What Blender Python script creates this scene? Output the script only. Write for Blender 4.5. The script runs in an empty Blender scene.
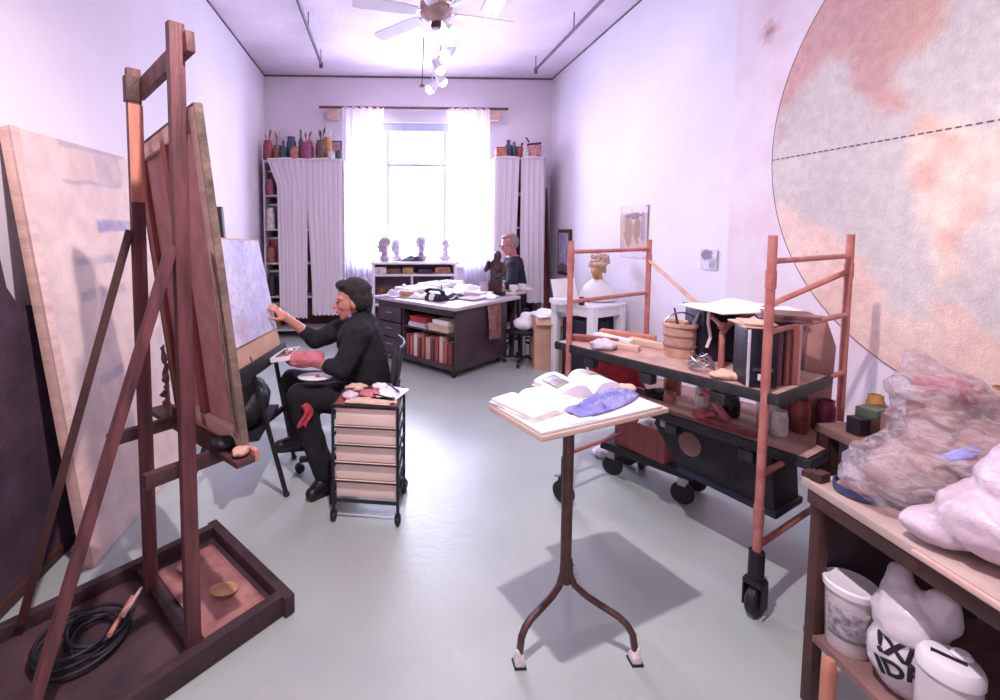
import bpy, bmesh, math, random
from math import sin, cos, pi, radians, atan2, hypot, sqrt, floor
from mathutils import Vector, Matrix, noise, Euler
from mathutils.bvhtree import BVHTree
SC = bpy.context.scene
COL = SC.collection
V = Vector
rnd = random.Random(7)

# ---------------------------------------------------------------- materials
def lin(h):
    c = [int(h[i:i+2], 16)/255 for i in (0, 2, 4)]
    return tuple(x/12.92 if x <= .04045 else ((x+.055)/1.055)**2.4 for x in c)
MATS = {}
def mat(name, hexc, rough=.6, var=.15, scale=6., bump=.15, metal=0., hex2=None, bscale=None, coat=0., trans=0., spec=.5, stretch=None):
    m = bpy.data.materials.new(name); m.use_nodes = True
    nt = m.node_tree; N = nt.nodes; K = nt.links
    b = N['Principled BSDF']
    b.inputs['Roughness'].default_value = rough
    b.inputs['Metallic'].default_value = metal
    b.inputs['Coat Weight'].default_value = coat
    b.inputs['Transmission Weight'].default_value = trans
    b.inputs['Specular IOR Level'].default_value = spec
    tc = N.new('ShaderNodeTexCoord'); mp = N.new('ShaderNodeMapping')
    if stretch: mp.inputs['Scale'].default_value = stretch
    K.new(tc.outputs['Object'], mp.inputs['Vector'])
    nz = N.new('ShaderNodeTexNoise'); nz.inputs['Scale'].default_value = scale
    nz.inputs['Detail'].default_value = 6
    K.new(mp.outputs[0], nz.inputs['Vector'])
    cr = N.new('ShaderNodeValToRGB')
    c = lin(hexc)
    c2 = lin(hex2) if hex2 else tuple(x*(1-var*1.6) for x in c)
    c1 = c if hex2 else tuple(min(1, x*(1+var)) for x in c)
    cr.color_ramp.elements[0].color = (*c2, 1); cr.color_ramp.elements[0].position = .32
    cr.color_ramp.elements[1].color = (*c1, 1); cr.color_ramp.elements[1].position = .68
    K.new(nz.outputs['Fac'], cr.inputs['Fac'])
    K.new(cr.outputs['Color'], b.inputs['Base Color'])
    if bump:
        n2 = N.new('ShaderNodeTexNoise'); n2.inputs['Scale'].default_value = bscale or scale*5
        n2.inputs['Detail'].default_value = 4
        K.new(mp.outputs[0], n2.inputs['Vector'])
        bp = N.new('ShaderNodeBump'); bp.inputs['Strength'].default_value = bump; bp.inputs['Distance'].default_value = .02
        K.new(n2.outputs['Fac'], bp.inputs['Height']); K.new(bp.outputs[0], b.inputs['Normal'])
    MATS[name] = m
    return m
def emit_mat(name, hexc, strength):
    m = bpy.data.materials.new(name); m.use_nodes = True
    b = m.node_tree.nodes['Principled BSDF']
    b.inputs['Base Color'].default_value = (*lin(hexc), 1)
    b.inputs['Emission Color'].default_value = (*lin(hexc), 1)
    b.inputs['Emission Strength'].default_value = strength
    return m
def attr_mat(name, rough=.7, var=.12, scale=9., bump=.15):
    """painted surface: colours of the painting live in a mesh attribute, mottled by noise"""
    m = mat(name, 'ffffff', rough, var, scale, bump, hex2='ebe8eb')
    nt = m.node_tree; N = nt.nodes; K = nt.links
    at = N.new('ShaderNodeAttribute'); at.attribute_name = 'paint'
    mx = N.new('ShaderNodeMix'); mx.data_type = 'RGBA'; mx.blend_type = 'MULTIPLY'
    mx.inputs['Factor'].default_value = 1
    cr = [n for n in N if n.type == 'VALTORGB'][0]
    K.new(at.outputs['Color'], mx.inputs['A']); K.new(cr.outputs['Color'], mx.inputs['B'])
    K.new(mx.outputs['Result'], N['Principled BSDF'].inputs['Base Color'])
    return m

# ---------------------------------------------------------------- mesh builder
class B:
    def __init__(s): s.bm = bmesh.new()
    def _add(s, verts, faces):
        vs = [s.bm.verts.new(v) for v in verts]
        for f in faces:
            try: s.bm.faces.new([vs[i] for i in f])
            except ValueError: pass
        return s
    def box(s, c, sz, rot=None, taper=None):
        x, y, z = (q/2 for q in sz); t = taper or 1
        pts = [(-x, -y, -z), (x, -y, -z), (x, y, -z), (-x, y, -z), (-x*t, -y*t, z), (x*t, -y*t, z), (x*t, y*t, z), (-x*t, y*t, z)]
        M = rot.to_matrix() if isinstance(rot, Euler) else (rot or Matrix.Identity(3))
        c = V(c)
        return s._add([M @ V(p)+c for p in pts], [(3, 2, 1, 0), (4, 5, 6, 7), (0, 1, 5, 4), (1, 2, 6, 5), (2, 3, 7, 6), (3, 0, 4, 7)])
    def bar(s, p0, p1, w, h, up=(0, 0, 1)):
        """square timber from p0 to p1, width w (across), height h (towards up)"""
        p0, p1 = V(p0), V(p1); d = (p1-p0); L = d.length; d.normalize()
        upv = V(up)
        if abs(d.dot(upv)) > .98: upv = V((1, 0, 0)) if abs(d.x) < .9 else V((0, 1, 0))
        sd = d.cross(upv).normalized(); u2 = sd.cross(d)
        return s.box((p0+p1)/2, (L, w, h), Matrix((d, sd, u2)).transposed())
    def tube(s, pts, r, n=10):
        pts = [V(p) for p in pts]; rs = r if isinstance(r, (list, tuple)) else [r]*len(pts)
        rings = []; prev = None
        for i, p in enumerate(pts):
            t = (pts[min(i+1, len(pts)-1)]-pts[max(i-1, 0)]).normalized()
            if prev is None:
                a = V((0, 0, 1)) if abs(t.z) < .9 else V((1, 0, 0))
                nx = t.cross(a).normalized()
            else:
                nx = (prev - t*prev.dot(t)).normalized()
            prev = nx; ny = t.cross(nx)
            rings.append([s.bm.verts.new(p+(nx*cos(2*pi*k/n)+ny*sin(2*pi*k/n))*rs[i]) for k in range(n)])
        for a, b in zip(rings, rings[1:]):
            for k in range(n): s.bm.faces.new((a[k], a[(k+1) % n], b[(k+1) % n], b[k]))
        s.bm.faces.new(rings[0][::-1]); s.bm.faces.new(rings[-1])
        return s
    def lathe(s, prof, c=(0, 0, 0), n=20, M=None, ell=1.):
        c = V(c); M = M or Matrix.Identity(3); rings = []
        for r, z in prof:
            if r < 1e-5: rings.append([s.bm.verts.new(M @ V((0, 0, z))+c)])
            else: rings.append([s.bm.verts.new(M @ V((r*cos(2*pi*k/n), ell*r*sin(2*pi*k/n), z))+c) for k in range(n)])
        for a, b in zip(rings, rings[1:]):
            for k in range(n):
                k2 = (k+1) % n
                f = [a[k % len(a)], a[k2 % len(a)], b[k2 % len(b)], b[k % len(b)]]
                f2 = []
                for q in f:
                    if q not in f2: f2.append(q)
                if len(f2) > 2:
                    try: s.bm.faces.new(f2)
                    except ValueError: pass
        for rg, fl in ((rings[0], True), (rings[-1], False)):
            if len(rg) > 2: s.bm.faces.new(rg[::-1] if fl else rg)
        return s
    def ell(s, c, r, rot=None, n=14):
        c = V(c); m = n//2
        M = rot.to_matrix() if isinstance(rot, Euler) else (rot or Matrix.Identity(3))
        if isinstance(r, (int, float)): r = (r, r, r)
        D = Matrix.Diagonal(V(r))
        prof = [(sin(pi*i/m), -cos(pi*i/m)) for i in range(m+1)]
        return s.lathe(prof, c, n, M @ D)
    def cap(s, p0, p1, r0, r1, n=12):
        """tapered round-ended limb"""
        p0, p1 = V(p0), V(p1); d = (p1-p0)
        t = d.normalized() if d.length > 1e-6 else V((0, 0, 1))
        q = t.to_track_quat('Z', 'Y').to_matrix(); L = d.length
        prof = [(r0*sin(a), -r0*cos(a)) for a in (0, .35, .75, 1.15)]+[(r0, 0), (r1, L)]+[(r1*sin(a), L+r1*cos(a)) for a in (1.15, .75, .35, 0)]
        return s.lathe(prof, p0, n, q)
    def chain(s, pts, rs, n=12):
        for i in range(len(pts)-1): s.cap(pts[i], pts[i+1], rs[i], rs[i+1], n)
        return s
    def prism(s, poly, z0, z1, M=None, c=(0, 0, 0)):
        M = M or Matrix.Identity(3); c = V(c); n = len(poly)
        v = [M @ V((x, y, z0))+c for x, y in poly]+[M @ V((x, y, z1))+c for x, y in poly]
        return s._add(v, [tuple(range(n))[::-1], tuple(range(n, 2*n))]+[(i, (i+1) % n, (i+1) % n+n, i+n) for i in range(n)])
    def grid(s, fn, nu, nv):
        vs = [[s.bm.verts.new(fn(i/nu, j/nv)) for j in range(nv+1)] for i in range(nu+1)]
        for i in range(nu):
            for j in range(nv): s.bm.faces.new((vs[i][j], vs[i+1][j], vs[i+1][j+1], vs[i][j+1]))
        return s

WM = {}   # world matrix of each empty, kept here so parts can be written in world coordinates
def tag(o, label, cat, group=None):
    o['label'] = label; o['category'] = cat
    if group: o['group'] = group
    return o
def thing(name, label, cat, loc=(0, 0, 0), rz=0., group=None):
    o = bpy.data.objects.new(name, None); COL.objects.link(o)
    o.empty_display_size = .05
    o.location = loc; o.rotation_euler = (0, 0, rz)
    WM[o] = Matrix.Translation(V(loc)) @ Matrix.Rotation(rz, 4, 'Z')
    return tag(o, label, cat, group)
def mk(name, b, m, parent=None, world=False, bevel=0., smooth=35, solid=0., remesh=0., smoothit=0, disp=None, sub=0, label=None, loc=None, rz=0.):
    bm = b.bm
    if parent is not None and world:
        bmesh.ops.transform(bm, matrix=WM[parent].inverted(), verts=bm.verts)
    if loc is not None and world:
        bmesh.ops.transform(bm, matrix=(Matrix.Translation(V(loc)) @ Matrix.Rotation(rz, 4, 'Z')).inverted(), verts=bm.verts)
    bmesh.ops.recalc_face_normals(bm, faces=bm.faces)
    if bevel:
        es = [e for e in bm.edges if len(e.link_faces) == 2 and e.calc_face_angle(0) > .7]
        bmesh.ops.bevel(bm, geom=es, offset=bevel, segments=2, profile=.6, affect='EDGES', clamp_overlap=True)
    me = bpy.data.meshes.new(name); bm.to_mesh(me); bm.free()
    me.materials.append(m)
    if smooth:
        me.shade_smooth()
        if not (remesh or sub): me.set_sharp_from_angle(angle=radians(smooth))
    o = bpy.data.objects.new(name, me); COL.objects.link(o)
    if solid:
        md = o.modifiers.new('s', 'SOLIDIFY'); md.thickness = solid; md.offset = 0
    if remesh:
        md = o.modifiers.new('r', 'REMESH'); md.mode = 'VOXEL'; md.voxel_size = remesh; md.use_smooth_shade = True
    if smoothit:
        md = o.modifiers.new('sm', 'SMOOTH'); md.iterations = smoothit; md.factor = .5
    if disp:
        strength, size = disp[:2]
        tx = bpy.data.textures.new(name+'_t', disp[2] if len(disp) > 2 else 'CLOUDS')
        tx.noise_scale = size
        md = o.modifiers.new('d', 'DISPLACE'); md.texture = tx; md.strength = strength; md.mid_level = .5
        md.texture_coords = 'LOCAL'
    if sub:
        md = o.modifiers.new('ss', 'SUBSURF'); md.levels = sub; md.render_levels = sub
    if parent is not None:
        o.parent = parent
        if parent in WM: WM[o] = WM[parent]
    elif loc is not None:
        o.location = loc; o.rotation_euler = (0, 0, rz)
        WM[o] = Matrix.Translation(V(loc)) @ Matrix.Rotation(rz, 4, 'Z')
    else: WM[o] = Matrix.Identity(4)
    if label: o['label'] = label
    return o
def struct(name, b, m, parent=None, **k):
    o = mk(name, b, m, parent, **k)
    if parent is None: o['kind'] = 'structure'
    return o
def copy_tree(o, parent=None):
    c = o.copy(); COL.objects.link(c); c.parent = parent
    for ch in list(o.children): copy_tree(ch, c)
    return c
def paint(o, fn):
    """colour a mesh per corner: fn(local vertex) -> hex-like linear rgb"""
    me = o.data
    at = me.attributes.new('paint', 'FLOAT_COLOR', 'POINT')
    flat = []
    for v in me.vertices: flat += [*fn(v.co), 1.]
    at.data.foreach_set('color', flat)
def inpoly(x, y, P):
    r = False; j = len(P)-1
    for i in range(len(P)):
        xi, yi = P[i]; xj, yj = P[j]
        if (yi > y) != (yj > y) and x < (xj-xi)*(y-yi)/(yj-yi)+xi: r = not r
        j = i
    return r
def mixc(a, b, t): return tuple(p+(q-p)*t for p, q in zip(a, b))
def nz(x, y, z=0., s=1.): return noise.noise(V((x*s, y*s, z*s)))

M_wood_easel = mat('easel_wood', '744042', .6, .2, 5, .25, hex2='47272d', stretch=(6, 6, .8))
M_wood_orange = mat('orange_wood', 'c4806c', .6, .15, 5, .2, stretch=(6, 6, .8))
M_wood_dark = mat('dark_wood', '4a2c28', .6, .25, 6, .25)
M_wood_tray = mat('tray_wood', '3a242a', .7, .3, 8, .35)
M_wood_pale = mat('pale_wood', 'd8b2a6', .55, .12, 5, .15, stretch=(1, 1, 5))
M_wood_red = mat('red_wood', '8e4a44', .6, .2, 4, .2, stretch=(8, 8, .8))
M_wood_mid = mat('mid_wood', '8a6864', .65, .2, 5, .25)
M_white = mat('white_paint', 'e9e4ea', .5, .04, 5, .05)
M_paper = mat('paper', 'efebec', .8, .05, 6, .1)
M_paper2 = mat('paper_grey', 'cfc6d2', .8, .12, 9, .15)
M_paper3 = mat('paper_tan', 'd9b9a4', .8, .12, 9, .15)
M_black = mat('black_metal', '17151c', .6, .2, 9, .05)
M_blackplas = mat('black_plastic', '16151d', .6, .2, 9, .08)
M_navy = mat('black_case', '1b1c30', .45, .25, 6, .1)
M_chrome = mat('steel', 'a9a4ac', .3, .1, 9, .05, metal=.9)
M_rust = mat('scaffold_paint', 'c07c74', .55, .18, 14, .2, hex2='a35f58')
M_rustlight = mat('scaffold_rod', 'c98f78', .55, .15, 14, .2)
M_pipe_brown = mat('stand_pipe', '66453e', .45, .25, 16, .15, metal=.3, hex2='42302e')
M_cream = mat('cream_plastic', 'f0d8cc', .4, .05, 6, .04)
M_redcloth = mat('red_cloth', 'c2414c', .8, .2, 10, .3)
M_pinkcloth = mat('pink_cloth', 'c9737e', .85, .18, 12, .4)
M_bluecloth = mat('blue_cloth', 'a2a2d8', .85, .25, 12, .5, hex2='6b69b4')
M_desk = mat('desk_wood', '44323a', .5, .25, 4, .1)
M_desktop = mat('desk_top', 'b6a8ae', .45, .15, 5, .08)
M_card = mat('cardboard', 'c9a08a', .8, .1, 5, .1)
M_skin = mat('skin', 'c58674', .5, .12, 14, .05)
M_skin2 = mat('skin_flushed', 'c57f7a', .5, .15, 20, .05)
M_hair = mat('dark_hair', '1d1518', .5, .3, 40, .6, stretch=(1, 1, .3))
M_hairgrey = mat('grey_hair', '9a7d7c', .6, .2, 40, .4)
M_knit = mat('black_knit', '1a1a22', .9, .3, 24, .3)
M_navyshirt = mat('navy_shirt', '20232f', .9, .3, 14, .3)
M_trouser = mat('black_trousers', '16171d', .9, .3, 18, .25)
M_boot = mat('black_leather', '131217', .4, .2, 12, .1)
M_glassjar = mat('jar_glass', 'b9a7ad', .15, .1, 6, .02)
M_terra = mat('basket_clay', 'cfa592', .75, .2, 9, .3)

# ---------------------------------------------------------------- room
XL, XR, YF, YB, ZC = -1.73, 2.575, -1.6, 7.0, 3.83
def wall_mat(name, base, hex2, patch=None):
    m = mat(name, base, .75, .05, 1.1, .14, hex2=hex2, bscale=14)
    return m
M_wall = wall_mat('plaster_white', 'e6dde4', 'ddd2dc')
M_wallr = wall_mat('plaster_right', 'e2dae2', 'd8cfdb')
def add_stain(m, centre, r, hexc, amount=.8, sc=9.):
    nt = m.node_tree; N = nt.nodes; K = nt.links; b = N['Principled BSDF']
    src = b.inputs['Base Color'].links[0].from_socket
    g = N.new('ShaderNodeNewGeometry'); d = N.new('ShaderNodeVectorMath'); d.operation = 'DISTANCE'
    d.inputs[1].default_value = centre; K.new(g.outputs['Position'], d.inputs[0])
    n = N.new('ShaderNodeTexNoise'); n.inputs['Scale'].default_value = sc; n.inputs['Detail'].default_value = 8
    K.new(g.outputs['Position'], n.inputs['Vector'])
    ma = N.new('ShaderNodeMath'); ma.operation = 'MULTIPLY_ADD'
    K.new(n.outputs['Fac'], ma.inputs[0]); ma.inputs[1].default_value = r*1.6; K.new(d.outputs['Value'], ma.inputs[2])
    mr = N.new('ShaderNodeMapRange'); mr.inputs['From Min'].default_value = r*.7; mr.inputs['From Max'].default_value = r*1.8
    mr.inputs['To Min'].default_value = amount; mr.inputs['To Max'].default_value = 0
    K.new(ma.outputs[0], mr.inputs['Value'])
    mx = N.new('ShaderNodeMix'); mx.data_type = 'RGBA'
    K.new(mr.outputs[0], mx.inputs['Factor']); K.new(src, mx.inputs['A']); mx.inputs['B'].default_value = (*lin(hexc), 1)
    K.new(mx.outputs['Result'], b.inputs['Base Color'])
def add_zone(m, axis, edge, hexc, width=.02, below=True, amount=1.):
    """paint that changes at a plane (axis 0..2) - the near stretch of the right wall wears another, pinker coat"""
    nt = m.node_tree; N = nt.nodes; K = nt.links; b = N['Principled BSDF']
    src = b.inputs['Base Color'].links[0].from_socket
    g = N.new('ShaderNodeNewGeometry'); sp = N.new('ShaderNodeSeparateXYZ'); K.new(g.outputs['Position'], sp.inputs[0])
    mr = N.new('ShaderNodeMapRange'); mr.inputs['From Min'].default_value = edge-width; mr.inputs['From Max'].default_value = edge+width
    mr.inputs['To Min'].default_value = amount if below else 0; mr.inputs['To Max'].default_value = 0 if below else amount
    K.new(sp.outputs[axis], mr.inputs['Value'])
    n = N.new('ShaderNodeTexNoise'); n.inputs['Scale'].default_value = 3.5; n.inputs['Detail'].default_value = 8
    K.new(g.outputs['Position'], n.inputs['Vector'])
    cr = N.new('ShaderNodeValToRGB')
    c = lin(hexc); cr.color_ramp.elements[0].color = (c[0]*.93, c[1]*.86, c[2]*.86, 1); cr.color_ramp.elements[1].color = (*c, 1)
    cr.color_ramp.elements[0].position = .35; cr.color_ramp.elements[1].position = .6
    K.new(n.outputs['Fac'], cr.inputs['Fac'])
    mx = N.new('ShaderNodeMix'); mx.data_type = 'RGBA'
    K.new(mr.outputs[0], mx.inputs['Factor']); K.new(src, mx.inputs['A']); K.new(cr.outputs['Color'], mx.inputs['B'])
    K.new(mx.outputs['Result'], b.inputs['Base Color'])
add_zone(M_wallr, 1, 3.33, 'ddd0d8', .012)
add_stain(M_wallr, (2.575, 3.05, 2.86), .09, '9c6458', .85, 22)
M_ceil = mat('ceiling_paint', 'dcccd8', .8, .08, 1.6, .3, bscale=16)
M_floor = mat('floor_paint', 'b0b9b3', .33, .1, 1.4, .06, hex2='a0a8a6', bscale=30, spec=.5)
# wear and scuffs in the floor paint
def floor_wear(m):
    nt = m.node_tree; N = nt.nodes; K = nt.links; b = N['Principled BSDF']
    src = b.inputs['Base Color'].links[0].from_socket
    g = N.new('ShaderNodeNewGeometry')
    n = N.new('ShaderNodeTexNoise'); n.inputs['Scale'].default_value = 9; n.inputs['Detail'].default_value = 12; n.inputs['Roughness'].default_value = .7
    K.new(g.outputs['Position'], n.inputs['Vector'])
    cr = N.new('ShaderNodeValToRGB'); cr.color_ramp.elements[0].position = .60; cr.color_ramp.elements[1].position = .74
    K.new(n.outputs['Fac'], cr.inputs['Fac'])
    mul = N.new('ShaderNodeMath'); mul.operation = 'MULTIPLY'; mul.inputs[1].default_value = .4; K.new(cr.outputs['Color'], mul.inputs[0])
    mx = N.new('ShaderNodeMix'); mx.data_type = 'RGBA'; K.new(mul.outputs[0], mx.inputs['Factor']); K.new(src, mx.inputs['A'])
    mx.inputs['B'].default_value = (*lin('c9cdc9'), 1)
    n3 = N.new('ShaderNodeTexNoise'); n3.inputs['Scale'].default_value = 2.2; n3.inputs['Detail'].default_value = 3
    K.new(g.outputs['Position'], n3.inputs['Vector'])
    mr = N.new('ShaderNodeMapRange'); mr.inputs['To Min'].default_value = .22; mr.inputs['To Max'].default_value = .42
    K.new(n3.outputs['Fac'], mr.inputs['Value']); K.new(mr.outputs[0], b.inputs['Roughness'])
    K.new(mx.outputs['Result'], b.inputs['Base Color'])
floor_wear(M_floor)
t = .15
struct('floor', B().box(((XL+XR)/2, (YF+YB)/2, -t/2), (XR-XL+2*t, YB-YF+2*t, t)), M_floor, smooth=0)
struct('ceiling', B().box(((XL+XR)/2, (YF+YB)/2, ZC+t/2), (XR-XL+2*t, YB-YF+2*t, t)), M_ceil, smooth=0)
struct('wall_left', B().box((XL-t/2, (YF+YB)/2, ZC/2), (t, YB-YF+2*t, ZC)), M_wall, smooth=0)
struct('wall_right', B().box((XR+t/2, (YF+YB)/2, ZC/2), (t, YB-YF+2*t, ZC)), M_wallr, smooth=0)
struct('wall_front', B().box(((XL+XR)/2, YF-t/2, ZC/2), (XR-XL, t, ZC)), M_wall, smooth=0)
WX0, WX1, WZ0, WZ1 = -.40, 1.50, 1.02, 3.16
wb = B()
wt = .22
wb.box(((XL+WX0)/2, YB+wt/2, ZC/2), (WX0-XL, wt, ZC)).box(((WX1+XR)/2, YB+wt/2, ZC/2), (XR-WX1, wt, ZC))
wb.box(((WX0+WX1)/2, YB+wt/2, WZ0/2), (WX1-WX0, wt, WZ0)).box(((WX0+WX1)/2, YB+wt/2, (WZ1+ZC)/2), (WX1-WX0, wt, ZC-WZ1))
struct('wall_back', wb, M_wall, smooth=0)
# thin dark joint where the ceiling meets the back and side walls
M_gap = mat('joint', '6e5a62', .8, .3, 6, .2)
struct('trim_1', B().bar((XL, YB-.008, ZC-.012), (XR, YB-.008, ZC-.012), .016, .022), M_gap)
struct('trim_2', B().bar((XL+.006, YF, ZC-.008), (XL+.006, YB, ZC-.008), .012, .014), M_gap)
struct('trim_3', B().bar((XR-.006, YF, ZC-.008), (XR-.006, YB, ZC-.008), .012, .014), M_gap)
M_base = mat('skirting', 'd0c6d0', .5, .1, 5, .1)
struct('baseboard_left', B().box((XL+.008, (YF+YB)/2, .06), (.016, YB-YF, .12)), M_base, smooth=0)
struct('baseboard_right', B().box((XR-.008, (YF+YB)/2, .06), (.016, YB-YF, .12)), M_base, smooth=0)
struct('baseboard_back', B().box(((XL+XR)/2, YB-.008, .06), (XR-XL, .016, .12)), M_base, smooth=0)
# window: three lights, two mullions, a head rail and a meeting rail
M_sash = mat('sash_paint', 'b4b4cc', .5, .08, 5, .05)
fr = B()
yw = YB+.09
for x in (WX0+.03, WX1-.03): fr.box((x, yw, (WZ0+WZ1)/2), (.06, .08, WZ1-WZ0))
for z in (WZ0+.03, WZ1-.06): fr.box(((WX0+WX1)/2, yw, z), (WX1-WX0, .08, .06 if z < 2 else .12))
win = struct('window_1', fr, M_sash, bevel=.004)
mu = B()
for x in (.09, .96): mu.box((x, yw, (WZ0+WZ1)/2), (.05, .07, WZ1-WZ0-.06))
mk('mullion', mu, M_sash, win)
mk('meeting_rail', B().box((.52, yw, 2.53), (.84, .07, .045)), M_sash, win)
mk('glazing_bar', B().box((.50, yw, 2.8), (.014, .03, .52)), M_sash, win)
M_pane = bpy.data.materials.new('window_glass'); M_pane.use_nodes = True
nt = M_pane.node_tree; nt.nodes.clear()
o_ = nt.nodes.new('ShaderNodeOutputMaterial'); mx_ = nt.nodes.new('ShaderNodeMixShader')
tr_ = nt.nodes.new('ShaderNodeBsdfTransparent'); gl_ = nt.nodes.new('ShaderNodeBsdfGlossy'); gl_.inputs['Roughness'].default_value = .03
mx_.inputs[0].default_value = .06
nt.links.new(tr_.outputs[0], mx_.inputs[1]); nt.links.new(gl_.outputs[0], mx_.inputs[2]); nt.links.new(mx_.outputs[0], o_.inputs[0])
for x0, x1 in ((WX0+.06, .065), (.115, .935), (.985, WX1-.06)):
    mk('pane', B().box(((x0+x1)/2, yw+.01, (WZ0+WZ1)/2-.02), (x1-x0, .004, WZ1-WZ0-.18)), M_pane, win, smooth=0)
struct('trim_4', B().box(((WX0+WX1)/2, YB-.03, WZ0-.02), (WX1-WX0+.1, .14, .035)), M_white, bevel=.004)

# mural of continents on the right wall
PN = [(3.006,2.279),(2.91,2.319),(2.823,2.309),(2.795,2.411),(2.7,2.47),(2.636,2.546),(2.554,2.532),(2.494,2.456),(2.471,2.341),(2.429,2.26),(2.388,2.264),(2.332,2.146),(2.285,2.16),(2.194,2.127),(2.18,2.181),(2.259,2.262),(2.287,2.334),(2.223,2.386),(2.14,2.402),(2.069,2.509),(2.08,2.691),(2.311,3.483),(2.85,3.332)]
PA = [(2.171,2.035),(2.124,2.142),(2.044,2.098),(1.966,2.013),(1.895,1.955),(1.839,1.972),(1.755,1.907),(1.6,1.9),(1.6,1.7),(1.775,1.752),(1.833,1.717),(1.878,1.678),(1.906,1.594),(1.933,1.462),(1.96,1.326),(1.986,1.268),(2.015,1.32),(2.061,1.433),(2.113,1.622),(2.128,1.742),(2.178,1.868)]
PB = [(3.054,1.727),(2.823,1.721),(2.746,1.612),(2.552,1.55),(2.406,1.442),(2.322,1.339),(2.245,1.269),(2.224,1.144),(2.167,1.103),(2.064,1.148),(2.029,1.225),(1.954,1.236),(1.88,1.16),(1.843,1.102),(1.763,1.079),(1.608,.829),(.9,.6),(.4,.2),(2.082,-.29),(2.974,.393)]
PI = [(2.955,2.203),(2.897,2.241),(2.87,2.147),(2.935,2.122)]
PC = [(1.5,2.9),(1.2,2.6),(.9,2.5),(.6,2.3),(.3,2.5),(.5,3.2),(1.2,3.3)]
sea, seal = lin('c4bcb8'), lin('dcd4ce')
landN, landNd = lin('c9a09a'), lin('dab09c')
landA, landAe = lin('f0decc'), lin('e4bca8')
landB, landBe = lin('eacfc2'), lin('dfb9a8')
def mural_col(y, z):
    acc = V((0, 0, 0)); K = 9
    for k in range(K):
        a = k*2.4; r = .05*sqrt(k/K)
        yy = y+r*cos(a)+.035*nz(y, z, 1, 9)+.012*nz(y, z, 2, 34); zz = z+r*sin(a)+.035*nz(y, z, 5, 9)+.012*nz(y, z, 7, 34)
        t = .5+.9*nz(y, z, 3, 2.6)
        t = max(0, min(1, t))
        if inpoly(yy, zz, PB): c = mixc(landBe, landB, min(1, .25+t))
        elif inpoly(yy, zz, PA): c = mixc(landAe, landA, max(0, min(1, .75+1.6*nz(y, z, 4, 7))))
        elif inpoly(yy, zz, PN): c = mixc(landN, landNd, max(0, min(1, (2.35-yy)*3)))
        elif inpoly(yy, zz, PI): c = landN
        elif inpoly(yy, zz, PC): c = landB
        else: c = mixc(sea, seal, max(0, min(1, .3+.6*t-(yy-2.2)*.5)))
        acc += V(c)
    return tuple(acc/K)
CY, CZ, RM = 1.68, 2.04, 1.285
mb = B()
NR_, NA_ = 110, 260
vs = [[mb.bm.verts.new((XR-.004, CY+RM*i/NR_*cos(2*pi*k/NA_), CZ+RM*i/NR_*sin(2*pi*k/NA_))) for k in range(NA_)] for i in range(1, NR_+1)]
c0 = mb.bm.verts.new((XR-.004, CY, CZ))
for k in range(NA_): mb.bm.faces.new((c0, vs[0][(k+1) % NA_], vs[0][k]))
for i in range(NR_-1):
    for k in range(NA_): mb.bm.faces.new((vs[i][k], vs[i][(k+1) % NA_], vs[i+1][(k+1) % NA_], vs[i+1][k]))
M_mural = attr_mat('mural_paint', .75, .1, 22, .3)
mural = mk('mural', mb, M_mural, solid=.006, smooth=0)
paint(mural, lambda c: mural_col(c.y, c.z))
tag(mural, 'large round painted map mural of pale continents and grey sea on right wall', 'mural')
dl = B()
yy = 2.955
while yy > .5:
    dl.box((XR-.0085, yy, 2.008), (.002, .022, .007)); yy -= .036
mk('dashed_line', dl, mat('graphite', '6a5a5e', .8), mural, smooth=0)
rim = B()
rim.grid(lambda u, v: V((XR-.008+.003*v, CY+(RM+.004*v)*cos(2*pi*u), CZ+(RM+.004*v)*sin(2*pi*u))), 200, 1)
mk('rim_line', rim, mat('graphite_rim', '5d4a50', .8), mural, solid=.003)

# ---------------------------------------------------------------- ceiling things
def hang_pipe(x, y0, y1, z, label, rods):
    p = thing('ceiling_pipe', label, 'pipe', (x, y1, z), 0, 'dark pipes slung under the ceiling')
    m = M_pipe = MATS.get('pipe_paint') or mat('pipe_paint', '4c3f48', .5, .2, 12, .1)
    mk('pipe_run', B().tube([(x, y0, z), (x, y1, z)], .017), m, p, world=True)
    mk('end_cap', B().tube([(x, y1, z-.05), (x, y1, z+.02)], .024), m, p, world=True)
    for yr in rods:
        mk('hanger_rod', B().tube([(x, yr, z), (x, yr, ZC)], .006, 6), m, p, world=True)
hang_pipe(-.765, -1.2, 6.0, 3.65, 'dark pipe hung from the ceiling on the window curtain\'s left, near left wall', (5.0, 6.0))
hang_pipe(2.02, -1.2, 6.1, 3.65, 'dark pipe hung from the ceiling close along the right wall', (4.9, 6.1))

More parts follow.
